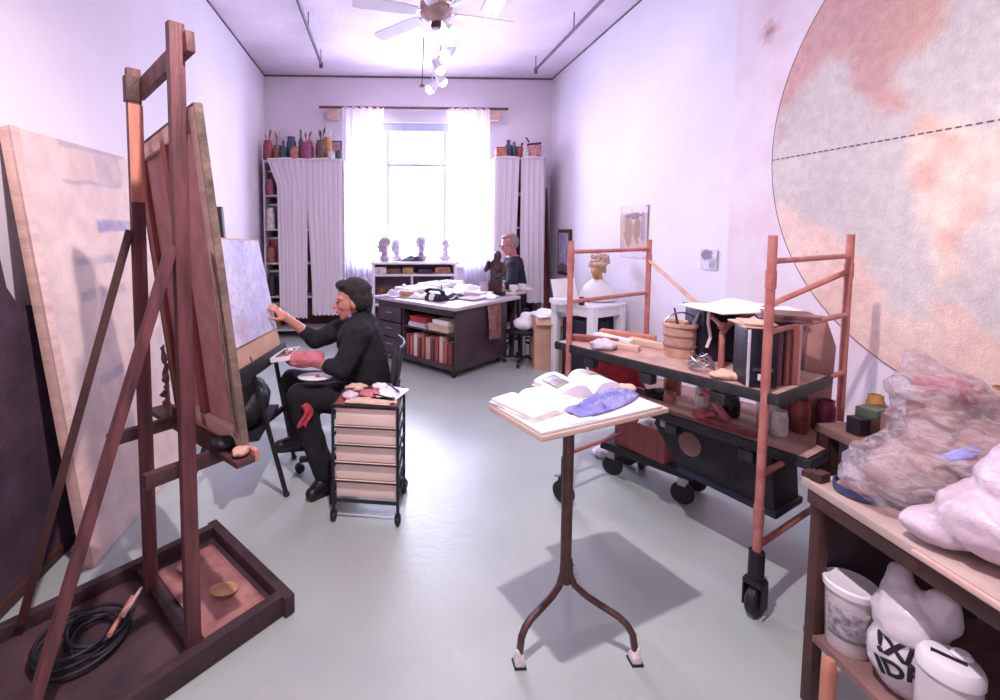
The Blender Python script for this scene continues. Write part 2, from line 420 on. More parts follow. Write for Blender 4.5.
def fan():
    c = V((.455, 3.93, 3.37))
    f = thing('ceiling_fan', 'ceiling fan with pale blades and a ribbed tan motor', 'fan', (c.x, c.y, ZC))
    mm = mat('fan_motor', 'c8aba4', .4, .2, 14, .1, metal=.3); mb_ = mat('fan_blade', 'dcd2dc', .5, .06, 4, .05)
    mk('motor', B().lathe([(.02, -.1), (.06, -.095), (.085, -.07), (.13, -.03), (.135, -.01), (.125, .0), (.135, .01), (.135, .035), (.125, .045), (.135, .055), (.13, .09), (.09, .13), (.03, .14)], c, 24), mm, f, world=True)
    mk('down_rod', B().tube([c+V((0, 0, .12)), (c.x, c.y, ZC-.05)], .018), mm, f, world=True)
    mk('canopy', B().lathe([(.03, -.07), (.07, -.03), (.075, 0)], (c.x, c.y, ZC), 18), mm, f, world=True)
    mk('switch_cup', B().lathe([(.0, -.15), (.035, -.145), (.045, -.12), (.04, -.09)], c, 16), M_wood_dark, f, world=True)
    for k in range(6):
        a = radians(14+60*k); R = Matrix.Rotation(a, 3, 'Z')
        bl = B().prism([(.17, -.045), (.3, -.062), (.66, -.068), (.7, -.05), (.705, 0), (.7, .05), (.66, .068), (.3, .062), (.17, .045)], -.004, .004, R @ Matrix.Rotation(.2, 3, 'X'), c+V((0, 0, -.02)))
        bo = mk('blade', bl, mb_, f, world=True)
        mk('bracket', B().bar(R @ V((.1, 0, -.01))+c, R @ V((.26, 0, -.012))+c+V((0, 0, -.0)), .03, .008), mm, bo, world=True)
fan()

# track of spotlights: lamps at the photo's five bulbs
M_bulb = emit_mat('bulb', 'fff4f6', 10)
M_trackw = mat('track_white', 'd8d0d8', .4, .05, 6, .02)
tr = thing('light_track', 'long pale lighting track on ceiling running toward the window', 'light track', (.72, 4.5, ZC))
mk('rail', B().box((.72, 3.9, ZC-.022), (.035, 5.4, .03)), M_trackw, tr, world=True)
def spot(x, y, z, aim, label, power):
    l = thing('track_spotlight', label, 'spotlight', (x, y, z), 0, 'spotlights on the ceiling track')
    d = (V(aim)-V((x, y, z))).normalized()
    q = d.to_track_quat('-Z', 'Y').to_matrix()
    sh = B().lathe([(.03, .12), (.04, .10), (.045, .05), (.066, -.02), (.069, -.03), (.064, -.03), (.04, .05), (.0, .06)], (x, y, z), 18, q)
    mk('lamp_head', sh, M_trackw, l, world=True)
    mk('bulb', B().ell(V((x, y, z))+q @ V((0, 0, -.03)), .062, n=16), M_bulb, l, world=True)
    top = V((x, y, z))+q @ V((0, 0, .09))
    mk('stem', B().tube([top, (x, y, max(top.z+.03, z+.12)), (.72, y, ZC-.035)], .009, 8), M_trackw, l, world=True)
    if power:
        ld = bpy.data.lights.new('spot', 'SPOT'); ld.energy = power; ld.color = (1, .88, .93)
        ld.spot_size = radians(105); ld.spot_blend = .6; ld.shadow_soft_size = .05
        lo = bpy.data.objects.new('track_spot_light', ld); COL.objects.link(lo)
        lo.location = V((x, y, z))+d*.075; lo.rotation_euler = d.to_track_quat('-Z', 'Y').to_euler()
spot(.672, 4.62, 3.5, (2.5, 3.2, 1.2), 'lit spotlight by the fan motor, nearest of the glaring track bulbs', 50)
spot(.726, 5.2, 3.5, (-1.6, 3.6, 1.2), 'second lit spotlight along the track from the fan', 40)
spot(.69, 5.65, 3.5, (2.3, 4.8, .8), 'third lit spotlight along the track from the fan, above the close pair', 45)
spot(.773, 6.09, 3.5, (2.2, 6.7, 1.8), 'lit spotlight fourth from the fan, touching the third in glare', 60)
spot(.69, 6.42, 3.5, (-1.3, 6.7, 1.7), 'lowest looking lit spotlight at window end of the track', 60)

fl = thing('fluorescent_fixture', 'bright twin tube strip light on ceiling beside the fan', 'ceiling light', (1.12, 4.3, ZC))
mk('housing', B().box((1.12, 4.2, ZC-.03), (.2, 1.3, .06)), M_trackw, fl, world=True, bevel=.005)
M_tube = emit_mat('tube', 'f1eeff', 4)
for dx in (-.05, .05):
    mk('tube', B().tube([(1.12+dx, 3.57, ZC-.085), (1.12+dx, 4.83, ZC-.085)], .014), M_tube, fl, world=True)
for y in (3.56, 4.84): mk('lamp_holder', B().box((1.12, y, ZC-.08), (.16, .02, .05)), M_trackw, fl, world=True)
cd = B().tube([(.5, 5.6, ZC), (.495, 5.65, 3.5), (.49, 5.7, 3.32)], .006, 6)
cd = mk('ceiling_cable', cd, M_gap, loc=(.5, 5.6, ZC), world=True); tag(cd, 'thin dark cable hanging from ceiling beneath a fan blade', 'cable')
mk('cord_weight', B().ell((.49, 5.7, 3.3), (.03, .03, .022)), M_gap, cd, world=True)

# ---------------------------------------------------------------- curtains and curtained shelves
def cloth_mat(name, hexc, tl=.5, op=0.):
    m = bpy.data.materials.new(name); m.use_nodes = True
    nt = m.node_tree; N = nt.nodes; K = nt.links
    b = N['Principled BSDF']; b.inputs['Base Color'].default_value = (*lin(hexc), 1); b.inputs['Roughness'].default_value = .9
    out = N['Material Output']
    tn = N.new('ShaderNodeBsdfTranslucent'); tn.inputs['Color'].default_value = (*lin(hexc), 1)
    wv = N.new('ShaderNodeTexNoise'); wv.inputs['Scale'].default_value = 60
    tc = N.new('ShaderNodeTexCoord'); K.new(tc.outputs['Object'], wv.inputs['Vector'])
    bp = N.new('ShaderNodeBump'); bp.inputs['Strength'].default_value = .12; K.new(wv.outputs['Fac'], bp.inputs['Height']); K.new(bp.outputs[0], b.inputs['Normal'])
    mx = N.new('ShaderNodeMixShader'); mx.inputs[0].default_value = tl
    K.new(b.outputs[0], mx.inputs[1]); K.new(tn.outputs[0], mx.inputs[2])
    last = mx
    if op:
        tr = N.new('ShaderNodeBsdfTransparent'); m2 = N.new('ShaderNodeMixShader'); m2.inputs[0].default_value = op
        K.new(mx.outputs[0], m2.inputs[1]); K.new(tr.outputs[0], m2.inputs[2]); last = m2
    K.new(last.outputs[0], out.inputs['Surface'])
    return m
M_sheer = cloth_mat('sheer_curtain', 'e6e2ee', .5, .12)
M_drape = cloth_mat('shelf_curtain', 'f0e4ea', .15)
def curtain(b, left, right, z0, z1, y, folds, depth, seed):
    """left(z), right(z) give the edges; folds deepen downwards"""
    def fn(u, v):
        z = z1+(z0-z1)*v
        x = left(v)+(right(v)-left(v))*(u+.012*sin(folds*pi*u*1.3+seed))
        w = sin(folds*2*pi*u+1.5*nz(u*3, v*1.2, seed)+seed)*.7+.3*sin(folds*4.6*pi*u+seed*2)
        return V((x, y-depth*w*(.55+.45*v)-.01*nz(u*8, v*3, seed), z+.008*sin(folds*2*pi*u)*(v > .99)))
    return b.grid(fn, int(folds*14), 40)
rod = thing('curtain_rod', 'slim brown curtain rod with wooden end blocks above the window', 'curtain rod', (.48, YB, 3.34))
M_rod = mat('rod_brown', '6e4a46', .5, .2, 8, .1)
mk('pole', B().box((.48, 6.86, 3.335), (2.78, .03, .035)), M_rod, rod, world=True, bevel=.004)
for x in (-.72, 1.66):
    mk('end_block', B().box((x, 6.93, 3.25), (.17, .135, .16)), M_wood_pale, rod, world=True, bevel=.006)
def lerp(a, b): return lambda v: a+(b-a)*v
c1 = mk('window_curtain', curtain(B(), lambda v: -.58+.02*v, lambda v: .03-.09*min(1, v*1.5)-.06*v, .45, 3.33, 6.84, 6, .035, 1.), M_sheer, loc=(-.3, 6.84, .45), world=True)
tag(c1, 'sheer white window curtain hanging at the window\'s side next to the wider shelf curtain', 'curtain', 'sheer window curtains')
c2 = mk('window_curtain', curtain(B(), lambda v: .95+.28*min(1, v*1.2)**.8, lambda v: 1.60+.0*v, .45, 3.33, 6.84, 6, .035, 4.), M_sheer, loc=(1.3, 6.84, .45), world=True)
tag(c2, 'sheer white window curtain hanging beside the narrow shelf behind the seated man', 'curtain', 'sheer window curtains')
for (o_, x0, x1) in ((c1, -.58, .0), (c2, .98, 1.6)):
    for k in range(5):
        mk('hanging_loop', B().box((x0+(x1-x0)*(k+.5)/5, 6.86, 3.335), (.045, .045, .05)), M_wood_pale, o_, world=True)

M_shelf = mat('shelf_paint', 'cfc4cf', .6, .1, 5, .1)
def shelf_unit(x0, x1, z1, label):
    s = thing('shelving_unit', label, 'shelf', ((x0+x1)/2, 6.75, 0), 0)
    for x in (x0+.012, x1-.012): mk('side_panel', B().box((x, 6.76, z1/2), (.024, .42, z1)), M_shelf, s, world=True)
    for k in range(6):
        z = .12+(z1-.14)*k/5
        mk('shelf_board', B().box(((x0+x1)/2, 6.76, z), (x1-x0-.05, .4, .022)), M_shelf, s, world=True)
    mk('back_panel', B().box(((x0+x1)/2, 6.965, z1/2), (x1-x0-.05, .012, z1)), M_wood_dark, s, world=True)
    return s
shelf_unit(-1.66, -.53, 2.53, 'tall shelf covered by wide white curtains in corner past the sketching woman')
shelf_unit(1.60, 2.34, 2.58, 'narrower tall shelf covered by white curtains behind the man')
def shelf_curtain(l, r, z0, z1, folds, seed, label, y=6.53):
    o = mk('shelf_curtain', curtain(B(), l, r, z0, z1, y, folds, .013, seed), M_drape, loc=(l(.5), y, z0), world=True)
    mk('top_hem', B().tube([(l(0)+.01, y-.01, z1-.01), ((l(0)+r(0))/2, y-.012, z1+.002), (r(0)-.01, y-.01, z1-.01)], .016, 8), M_drape, o, world=True)
    return tag(o, label, 'curtain', 'curtains drawn across the shelves')
shelf_curtain(lambda v: -1.60+.13*min(1, v*6)+.02*v, lambda v: -1.03-.03*v, .30, 2.54, 7, 2., 'white shelf curtain beside the left wall, pulled in at its outer edge')
shelf_curtain(lambda v: -1.04+.05*min(1, max(0, v-.3)*2), lambda v: -.56+.0*v, .34, 2.54, 7, 5., 'white shelf curtain next to the window curtain, edge open over a dark slit')
shelf_curtain(lambda v: 1.60+.0*v, lambda v: 1.95-.05*v, .5, 2.58, 4, 3., 'narrow white shelf curtain whose lower edge is behind the man\'s head')
shelf_curtain(lambda v: 1.97+.01*v, lambda v: 2.30+.04*v, .5, 2.58, 4, 7., 'white shelf curtain nearest the red leaning board')

# things on the curtained shelves' tops
def jar(name, x, y, z, r, h, m, label, brushes=(), cat='jar', group='jars on top of the wide curtained shelf', prof=None):
    if group == 'jars on top of the wide curtained shelf': r *= 1.12; h *= 1.22; brushes = [(q*1.02, w_) for q, w_ in brushes]; prof = [(a*1.12, b_*1.22) for a, b_ in prof] if prof else None
    prof = prof or [(r*.9, 0), (r, .01), (r, h*.75), (r*.8, h*.88), (r*.85, h), (r*.7, h), (r*.7, h*.4)]
    b = B().lathe(prof, (x, y, z), 16)
    o = mk(name, b, m, loc=(x, y, z), world=True)
    for k, (hh, bm_) in enumerate(brushes):
        a = k*2.3; dx, dy = cos(a)*r*.55, sin(a)*r*.4
        p0 = V((x-dx*.5, y-dy*.5, z+h*.45)); p1 = V((x+dx*1.3, y+dy*1.3, z+hh))
        q = mk('brush', B().tube([p0, p0.lerp(p1, .72), p0.lerp(p1, .74), p0.lerp(p1, .86), p1], [.007, .008, .014, .017, .004], 7), bm_, o, world=True)
    return tag(o, label, cat, group)
P_ = {k: mat('glaze_'+k, h, .35, .25, 18, .1) for k, h in dict(red='9c4c4c', rust='96604e', teal='43595f', blue='444b66', magenta='96496a', brown='6d4844', cream='dfcfc8', orange='bd7660', white='efe9ee', dark='2d2630', green='52604e', gold='b98a55').items()}
tt = 2.535
jar('brush_jar', -1.60, 6.62, tt, .06, .22, P_['red'], 'red jar of long upright brushes in the wall end of the jar row', [(.42, P_['red']), (.38, P_['brown']), (.40, P_['cream'])])
jar('brush_jar', -1.475, 6.66, tt, .06, .17, P_['rust'], 'rust jar with tall cream brushes, second from the wall in the row', [(.43, P_['cream']), (.41, P_['orange']), (.36, P_['rust'])])
jar('bottle', -1.38, 6.6, tt, .045, .22, P_['teal'], 'dark teal bottle between the rust jar and blue jar', prof=[(.04, 0), (.045, .02), (.045, .13), (.018, .17), (.018, .22), (0, .22)], cat='bottle')
jar('jar', -1.28, 6.66, tt, .06, .27, P_['blue'], 'tall blue jar with pale top behind the orange pot', [(.31, P_['white'])])
jar('jar', -1.215, 6.56, tt, .055, .14, P_['orange'], 'small orange pot in front of the tall blue jar')
jar('bottle', -1.15, 6.68, tt, .03, .36, P_['green'], 'thin green bottle standing behind the small orange pot', prof=[(.028, 0), (.03, .02), (.03, .22), (.012, .27), (.012, .36), (0, .36)], cat='bottle')
jar('brush_jar', -1.055, 6.6, tt, .085, .20, P_['magenta'], 'wide magenta jar with big red and white brush heads', [(.40, P_['magenta']), (.34, P_['white']), (.37, P_['red']), (.29, P_['orange'])])
jar('jar', -.95, 6.66, tt, .05, .24, P_['cream'], 'tall cream jar right beside the magenta brush jar')
jar('brush_jar', -.85, 6.6, tt, .07, .22, P_['brown'], 'brown jar crowded with the tallest brown brushes', [(.45, P_['brown']), (.43, P_['gold']), (.40, P_['dark']), (.30, P_['red'])])
jar('jar', -.76, 6.62, tt, .055, .26, P_['gold'], 'gold jar with white brushes, just before the framed picture', [(.42, P_['white']), (.36, P_['cream'])])
jar('cup', -.60, 6.56, tt, .05, .10, P_['green'], 'small green cup nearest the window curtain on the wide shelf', cat='cup')
jar('cup', -.70, 6.53, tt, .045, .09, P_['white'], 'white cup before the small framed picture', cat='cup')
pf = thing('framed_picture', 'small dark framed pinkish picture standing among the brush jars', 'picture', (-.68, 6.7, tt))
mk('frame', B().box((-.68, 6.7, tt+.145), (.22, .02, .29)), M_wood_dark, pf, world=True, bevel=.004)
mk('print', B().box((-.68, 6.687, tt+.145), (.18, .004, .25)), mat('faded_print', 'c7a2a6', .7, .3, 20, 0, hex2='8d7078'), pf, world=True)
g2 = 'objects on top of the narrow curtained shelf'
t2 = 2.585
bx = mk('box', B().box((1.70, 6.62, t2+.065), (.15, .14, .13)), P_['orange'], loc=(1.70, 6.62, t2), world=True, bevel=.006); tag(bx, 'small orange red box at window end of the narrow shelf top', 'box', g2)
mk('lid', B().box((1.70, 6.62, t2+.134), (.156, .146, .018)), P_['red'], bx, world=True)
jar('bottle', 1.815, 6.62, t2, .05, .25, P_['blue'], 'dark blue square shouldered bottle beside the orange red box', group=g2, cat='bottle', prof=[(.045, 0), (.05, .02), (.05, .17), (.025, .2), (.028, .25), (0, .25)])
jar('bottle', 1.90, 6.64, t2, .045, .23, P_['teal'], 'teal bottle standing right beside the dark blue bottle', group=g2, cat='bottle', prof=[(.04, 0), (.045, .02), (.045, .15), (.02, .19), (.02, .23), (0, .23)])
jar('jar', 1.985, 6.62, t2, .05, .16, P_['red'], 'dark red jar between the teal bottle and white cup', [(.22, P_['dark'])], group=g2)
jar('cup', 2.055, 6.58, t2, .042, .11, P_['white'], 'white cup in the middle of the narrow shelf top', group=g2, cat='cup')
jar('tin', 2.19, 6.62, t2, .10, .17, mat('patterned_tin', 'b9566a', .4, .4, 30, .05, hex2='d7a6a4'), 'large pink patterned tin on top of the narrow shelf', group=g2, cat='tin', prof=[(.1, 0), (.1, .15), (.104, .15), (.104, .17), (0, .175)])
br = mk('brush', B().box((2.18, 6.6, t2+.195), (.2, .05, .03), Euler((0, -.12, 0))), P_['dark'], loc=(2.18, 6.6, t2+.18), world=True, bevel=.006); tag(br, 'wide black brush lying across the pink patterned tin', 'brush', g2)
mk('handle', B().tube([(2.11, 6.6, t2+.22), (2.06, 6.6, t2+.29)], [.012, .008]), P_['dark'], br, world=True)
# what shows past the pulled-in curtain on the wide shelf's wall side
sp_cols = ['brown', 'dark', 'rust', 'cream', 'magenta', 'gold', 'dark', 'red', 'teal', 'brown']
nms = ['topmost', 'second', 'third', 'fourth', 'fifth']
for k in range(5):
    z = .12+(2.53-.14)*k/5+.012
    c = sp_cols[k]
    jar('jar', -1.575, 6.60, z, .06, .30 if k % 2 else .22, P_[c], f'{c} jar glimpsed past the pulled-in curtain, {nms[4-k]} shelf from the top', group='jars inside the wide curtained shelf')
    c = sp_cols[k+5]
    bb = mk('box', B().box((-1.565, 6.79, z+.17), (.13, .16, .34)), P_[c], loc=(-1.565, 6.79, z), world=True, bevel=.004)
    mk('lid', B().box((-1.565, 6.79, z+.345), (.134, .164, .03)), P_['cream'], bb, world=True)
    tag(bb, f'{c} box behind the jar at wall end of {nms[4-k]} shelf from the top', 'box', 'boxes inside the wide curtained shelf')

# red board leaning in the far corner
rb = B()
rb.bar((2.44, 6.72, .0), (2.40, 6.9, 2.18), .16, .03, up=(0, -1, 0))
lb = mk('leaning_board', rb, M_wood_red, loc=(2.44, 6.72, 0), world=True, bevel=.004)
tag(lb, 'tall red brown board leaning in the corner beside the narrow curtained shelf', 'board')
mk('edge_batten', B().bar((2.50, 6.69, .0), (2.46, 6.87, 2.17), .03, .05, up=(0, -1, 0)), M_wood_easel, lb, world=True)

# ---------------------------------------------------------------- low bookcase under the window
bc = thing('bookcase', 'low white bookcase standing under the window', 'bookcase', (.45, 6.55, 0))
x0, x1, y0, y1 = -.14, 1.05, 6.38, 6.76
for x in (x0+.02, x1-.02): mk('side_panel', B().box((x, 6.57, .54), (.04, .38, 1.08)), M_white, bc, world=True, bevel=.003)
mk('top_board', B().box((.455, 6.57, 1.09), (1.23, .40, .035)), M_white, bc, world=True, bevel=.004)
for z in (.92, .5, .1): mk('shelf_board', B().box((.455, 6.57, z), (1.11, .36, .03)), M_white, bc, world=True)
mk('divider', B().box((.42, 6.57, .51), (.03, .36, .79)), M_white, bc, world=True)
mk('back_panel', B().box((.455, 6.752, .54), (1.11, .012, 1.06)), mat('case_back', '8f7686', .7), bc, world=True)
for k, (x, w, h, c) in enumerate([(-.02, .16, .08, 'cream'), (.16, .2, .06, 'brown'), (.36, .15, .07, 'gold'), (.6, .2, .05, 'dark'), (.85, .22, .08, 'rust')]):
    o = mk('paper_stack', B().box((x, 6.5, .938+h/2), (w, .2, h)).box((x+.01, 6.5, .938+h+.008), (w*.9, .18, .014)), P_[c], loc=(x, 6.5, .938), world=True, bevel=.004)
    tag(o, f'{c} pile lying in the narrow top slot of the white bookcase', 'paper stack', 'piles in the bookcase top slot')
for k, (x, r, h, c) in enumerate([(.0, .07, .2, 'rust'), (.17, .08, .15, 'brown'), (.31, .06, .24, 'orange'), (.58, .1, .16, 'magenta'), (.82, .09, .22, 'brown')]):
    jar('clay_pot', x, 6.5, .517, r, h, P_[c], f'{c} clay pot, {["outermost beside the woman", "second along", "next to the divider", "just past the divider", "toward the man"][k]}, on middle shelf of white bookcase', group='clay pots in the bookcase', cat='pot', prof=[(r*.6, 0), (r, h*.5), (r*.7, h*.85), (r*.8, h), (r*.6, h), (r*.5, h*.6)])
# heads standing on it
M_bust = mat('portrait_clay', 'b2a2b0', .7, .2, 14, .2)
M_bustpale = mat('portrait_plaster', 'c9c4d4', .7, .1, 14, .2)
def bust(x, y, z, s, m, label, turn, hairy=0, group='portrait heads on the window bookcase', body=False):
    R = Matrix.Rotation(turn, 3, 'Z'); c = V((x, y, z))
    T = lambda p: R @ (V(p)*s)+c
    b = B()
    b.ell(T((0, 0, .26)), (.075*s, .062*s, .085*s), R.to_euler()); b.ell(T((.025, 0, .20)), (.055*s, .048*s, .075*s), R.to_euler())
    b.cap(T((.075, 0, .235)), T((.092, 0, .205)), .008*s, .014*s, 8)
    for sg in (-1, 1): b.ell(T((-.01, .063*sg, .225)), (.018*s, .01*s, .028*s), R.to_euler())
    b.ell(T((.06, 0, .15)), .02*s)
    b.cap(T((-.012, 0, .2)), T((-.02, 0, .07)), .045*s, .05*s)
    b.ell(T((-.015, 0, .05)), (.07*s, .10*s, .05*s), R.to_euler())
    if hairy: b.ell(T((-.03, 0, .285)), (.085*s, .08*s, .08*s), R.to_euler())
    o = mk('portrait_head', b, m, loc=(x, y, z), world=True, remesh=.007*s+.001, smoothit=2)
    mk('plinth', B().box(T((-.01, 0, .014)), (.11*s, .11*s, .03*s), R.to_euler()), m, o, world=True)
    return tag(o, label, 'sculpture', group)
bust(.02, 6.52, 1.107, .98, M_bust, 'dark clay portrait head on bookcase, the one nearest the window curtain gap at its end', radians(200), 1)
bust(.20, 6.56, 1.107, .92, M_bustpale, 'pale portrait head on the bookcase beside a dark clay one', radians(215))
bust(.56, 6.55, 1.107, 1.0, M_bust, 'grey portrait head with bulky hair alone mid bookcase', radians(280), 1)
bust(.90, 6.55, 1.107, .95, M_bustpale, 'slim pale head at the end of the bookcase toward the man', radians(260))
dk = B().grid(lambda u, v: V((.26+.36*u, 6.42+.14*v, 1.11+.09*sin(pi*u)**.7*sin(pi*v)*(.7+.5*nz(u*4, v*4))+.002)), 18, 10)
dk.box((.44, 6.49, 1.113), (.34, .12, .012))
o = mk('glove', dk, M_blackplas, loc=(.44, 6.49, 1.107), world=True); tag(o, 'black glove lying on the bookcase under the window heads', 'glove')

# pictures on the right wall
def wall_picture(name, y0, y1, z0, z1, cols, label, cat, pin=True, frame=False, seed=0, fig=()):
    o = thing(name, label, cat, (XR, (y0+y1)/2, z0))
    if frame:
        mk('frame', B().box((XR-.02, (y0+y1)/2, (z0+z1)/2), (.035, y1-y0, z1-z0)), M_wood_dark, o, world=True, bevel=.004)
        y0 += .04; y1 -= .04; z0 += .05; z1 -= .05
    b = B(); n = 40; xx = XR-(.039 if frame else .006)
    b.grid(lambda u, v: V((xx-(0 if frame else .006*sin(3*u+2*v)**2), y0+(y1-y0)*u, z0+(z1-z0)*v)), n, n)
    s = mk('sheet', b, attr_mat(name+'_ink', .7, .1, 30, 0), o, world=True, solid=.002, smooth=0)
    L = WM[o]
    def pc(c):
        p = L @ c; u = (p.y-y0)/(y1-y0); v = (p.z-z0)/(z1-z0)
        t = .5+.8*nz(u*5, v*5, seed)+.35*nz(u*16, v*16, seed+3)
        col = mixc(cols[0], cols[1], max(0, min(1, t)))
        for (fu, fv, ru, rv, fc) in fig:
            if ((u-fu)/ru)**2+((v-fv)/rv)**2 < 1+.6*nz(u*9, v*9, seed+9): col = mixc(col, fc, .8)
        return col
    paint(s, pc)
    if pin:
        for yy in (y0+.02, y1-.02): mk('pin', B().ell((xx-.006, yy, z1-.015), .007, n=8), P_['red'], o, world=True)
    return o
pal, pur, brn, tan = lin('e2d8e4'), lin('8a7f9c'), lin('8c6a58'), lin('cfb08c')
wall_picture('art_poster', 4.36, 4.87, 1.27, 1.80, (tan, lin('b59ba0')), 'brown and violet figure poster pinned above the scaffold rung', 'poster', seed=3,
             fig=((.5, .95, .7, .12, pal), (.35, .55, .13, .25, brn), (.68, .5, .16, .28, lin('9c7a60')), (.5, .06, .6, .08, pal), (.15, .6, .07, .3, pur), (.5, .8, .3, .06, lin('6c5a66'))))
wall_picture('postcard', 3.42, 3.60, 1.24, 1.40, (lin('b9b4c4'), pal), 'small grey violet postcard pinned on wall between the poster and mural', 'postcard', seed=8, pin=False, fig=((.6, .7, .35, .25, lin('6a6678')), (.3, .3, .2, .2, lin('9a96a8'))))
wall_picture('framed_drawing', 6.14, 6.55, .92, 1.56, (lin('7f7898'), lin('c4b8cc')), 'narrow dark framed violet picture on the wall near the red leaning board', 'picture', frame=True, pin=False, seed=14, fig=((.5, .1, .5, .12, lin('5c2f30')),))

# ---------------------------------------------------------------- people helpers
def frame(fwd, up=(0, 0, 1)):
    f = V(fwd).normalized(); l = V(up).cross(f).normalized(); u = f.cross(l)
    return Matrix((f, l, u)).transposed()
def add_head(b, c, R, s=1.):
    c = V(c); T = lambda x, y, z: R @ V((x, y, z))*s+c; E = lambda *r: tuple(q*s for q in r)
    def el(p, r, n=16): b.ell(T(*p), E(*r), R, n)
    el((-.012, 0, .045), (.096, .076, .088)); el((.03, 0, .0), (.066, .066, .085)); el((.034, 0, -.055), (.058, .052, .062))
    b.cap(T(.062, -.012, -.088), T(.062, .012, -.088), .024*s, .024*s)          # chin
    b.cap(T(.09, 0, .022), T(.112, 0, -.022), .009*s, .015*s, 10)               # nose
    for q in (-1, 1):
        b.cap(T(.078, .015*q, .035), T(.066, .05*q, .03), .012*s, .012*s, 8)    # brow
        b.ell(T(-.006, .076*q, -.01), E(.022, .012, .034), R, 10)               # ear
        b.ell(T(.06, .035*q, -.02), E(.026, .024, .028), R, 10)                 # cheek
        b.cap(T(.105, .004*q, -.026), T(.096, .014*q, -.026), .009*s, .008*s, 8)
    b.cap(T(.086, -.016, -.05), T(.086, .016, -.05), .011*s, .011*s, 8)
    b.cap(T(.083, -.016, -.062), T(.083, .016, -.062), .011*s, .011*s, 8)
def add_hand(b, w, R, curl=.5, thumb=1, s=1., spread=.12, curls=None):
    """R: x along the fingers, y to the thumb side, z out of the back of the hand"""
    w = V(w); T = lambda p: R @ (V(p)*s)+w
    b.cap(T((-.02, 0, 0)), T((.02, 0, 0)), .026*s, .03*s); b.ell(T((.05, 0, 0)), (.048*s, .042*s, .017*s), R)
    b.ell(T((.03, .026, -.006)), (.03*s, .018*s, .016*s), R)
    for i, (y, L) in enumerate(((.031, .074), (.0105, .084), (-.0105, .077), (-.030, .060))):
        c = curl if curls is None else curls[i]
        p = V((.086, y, 0)); a = c*.35; yy = (y/.03)*spread*.5
        for k, (f, r0, r1) in enumerate(((.46, .0098, .009), (.30, .009, .0082), (.24, .0082, .007))):
            d = V((cos(a), yy, -sin(a))); q = p+d*L*f
            b.cap(T(p), T(q), r0*s, r1*s, 9); p = q; a += c*(1.0 if k == 0 else .7)
    p = V((.015, .032, -.006))
    for d, L, r0, r1 in ((V((.7, .62, -.25)), .042, .0135, .011), (V((.88, .3, -.4)), .034, .011, .0095), (V((.95, .05, -.45)), .026, .0095, .0075)):
        q = p+d.normalized()*L; b.cap(T(p), T(q), r0*s, r1*s, 9); p = q

# ---------------------------------------------------------------- big desk in the middle of the room
DZ = radians(42.3); DL = (.75, 4.65, 0)
dsk = thing('desk', 'big dark wooden desk with book cubby and drawers near the window', 'desk', DL, DZ)
def dpart(name, b, m, parent=dsk, **k): return mk(name, b, m, parent, **k)
dpart('desktop', B().box((.56, .58, .745), (1.24, 1.26, .035)), M_desktop, bevel=.006)
dpart('side_panel', B().box((.49, .012, .40), (.95, .024, .65)), M_desk, bevel=.003)
dpart('side_panel', B().box((.49, 1.188, .40), (.95, .024, .65)), M_desk, bevel=.003)
dpart('side_panel', B().box((.93, .6, .40), (.024, 1.15, .65)), M_desk, bevel=.003)
dpart('bottom_panel', B().box((.47, .6, .088), (.92, 1.16, .03)), M_desk, bevel=.003)
dpart('divider', B().box((.3, .775, .405), (.56, .024, .62)), M_desk)
dpart('shelf_board', B().box((.22, .40, .455), (.40, .74, .022)), M_desk)
dpart('cubby_back', B().box((.42, .40, .40), (.016, .74, .62)), M_desk)
dpart('apron', B().box((.012, .60, .69), (.024, 1.16, .075)), M_desk, bevel=.003)
dpart('kick_board', B().box((.012, .39, .11), (.02, .74, .05)), M_desk)
for k in range(3):
    z = .565-.185*k
    d = dpart('drawer', B().box((.008, .98, z), (.03, .375, .17)), M_desk, bevel=.006)
    mk('handle', B().tube([(-.008, .93, z+.02), (-.022, .935, z+.02), (-.022, 1.025, z+.02), (-.008, 1.03, z+.02)], .006, 8), M_chrome, d)
for x, y in ((.06, .06), (.06, 1.12), (.88, .06), (.88, 1.12)):
    dpart('leg', B().lathe([(.022, 0), (.03, .02), (.034, .075)], (x, y, 0), 12), M_blackplas)
# second top, a drop leaf carried on a bracket at the man's end
lf = thing('drop_leaf_table', 'table top abutting the desk end, on dark trestle, before the seated man', 'table', (1.30, 5.934, 0), DZ)
mk('tabletop', B().box((0, 0, .7795), (.36, 1.14, .03)), M_desktop, lf, bevel=.006)
for y in (-.5, .5):
    mk('leg', B().bar((-.07, y, 0), (-.02, y, .765), .05, .04), M_desk, lf, bevel=.004)
    mk('leg', B().bar((.15, y, 0), (.06, y, .765), .05, .04), M_desk, lf, bevel=.004)
mk('stretcher', B().bar((-.05, -.5, .3), (-.05, .5, .3), .03, .05), M_desk, lf)

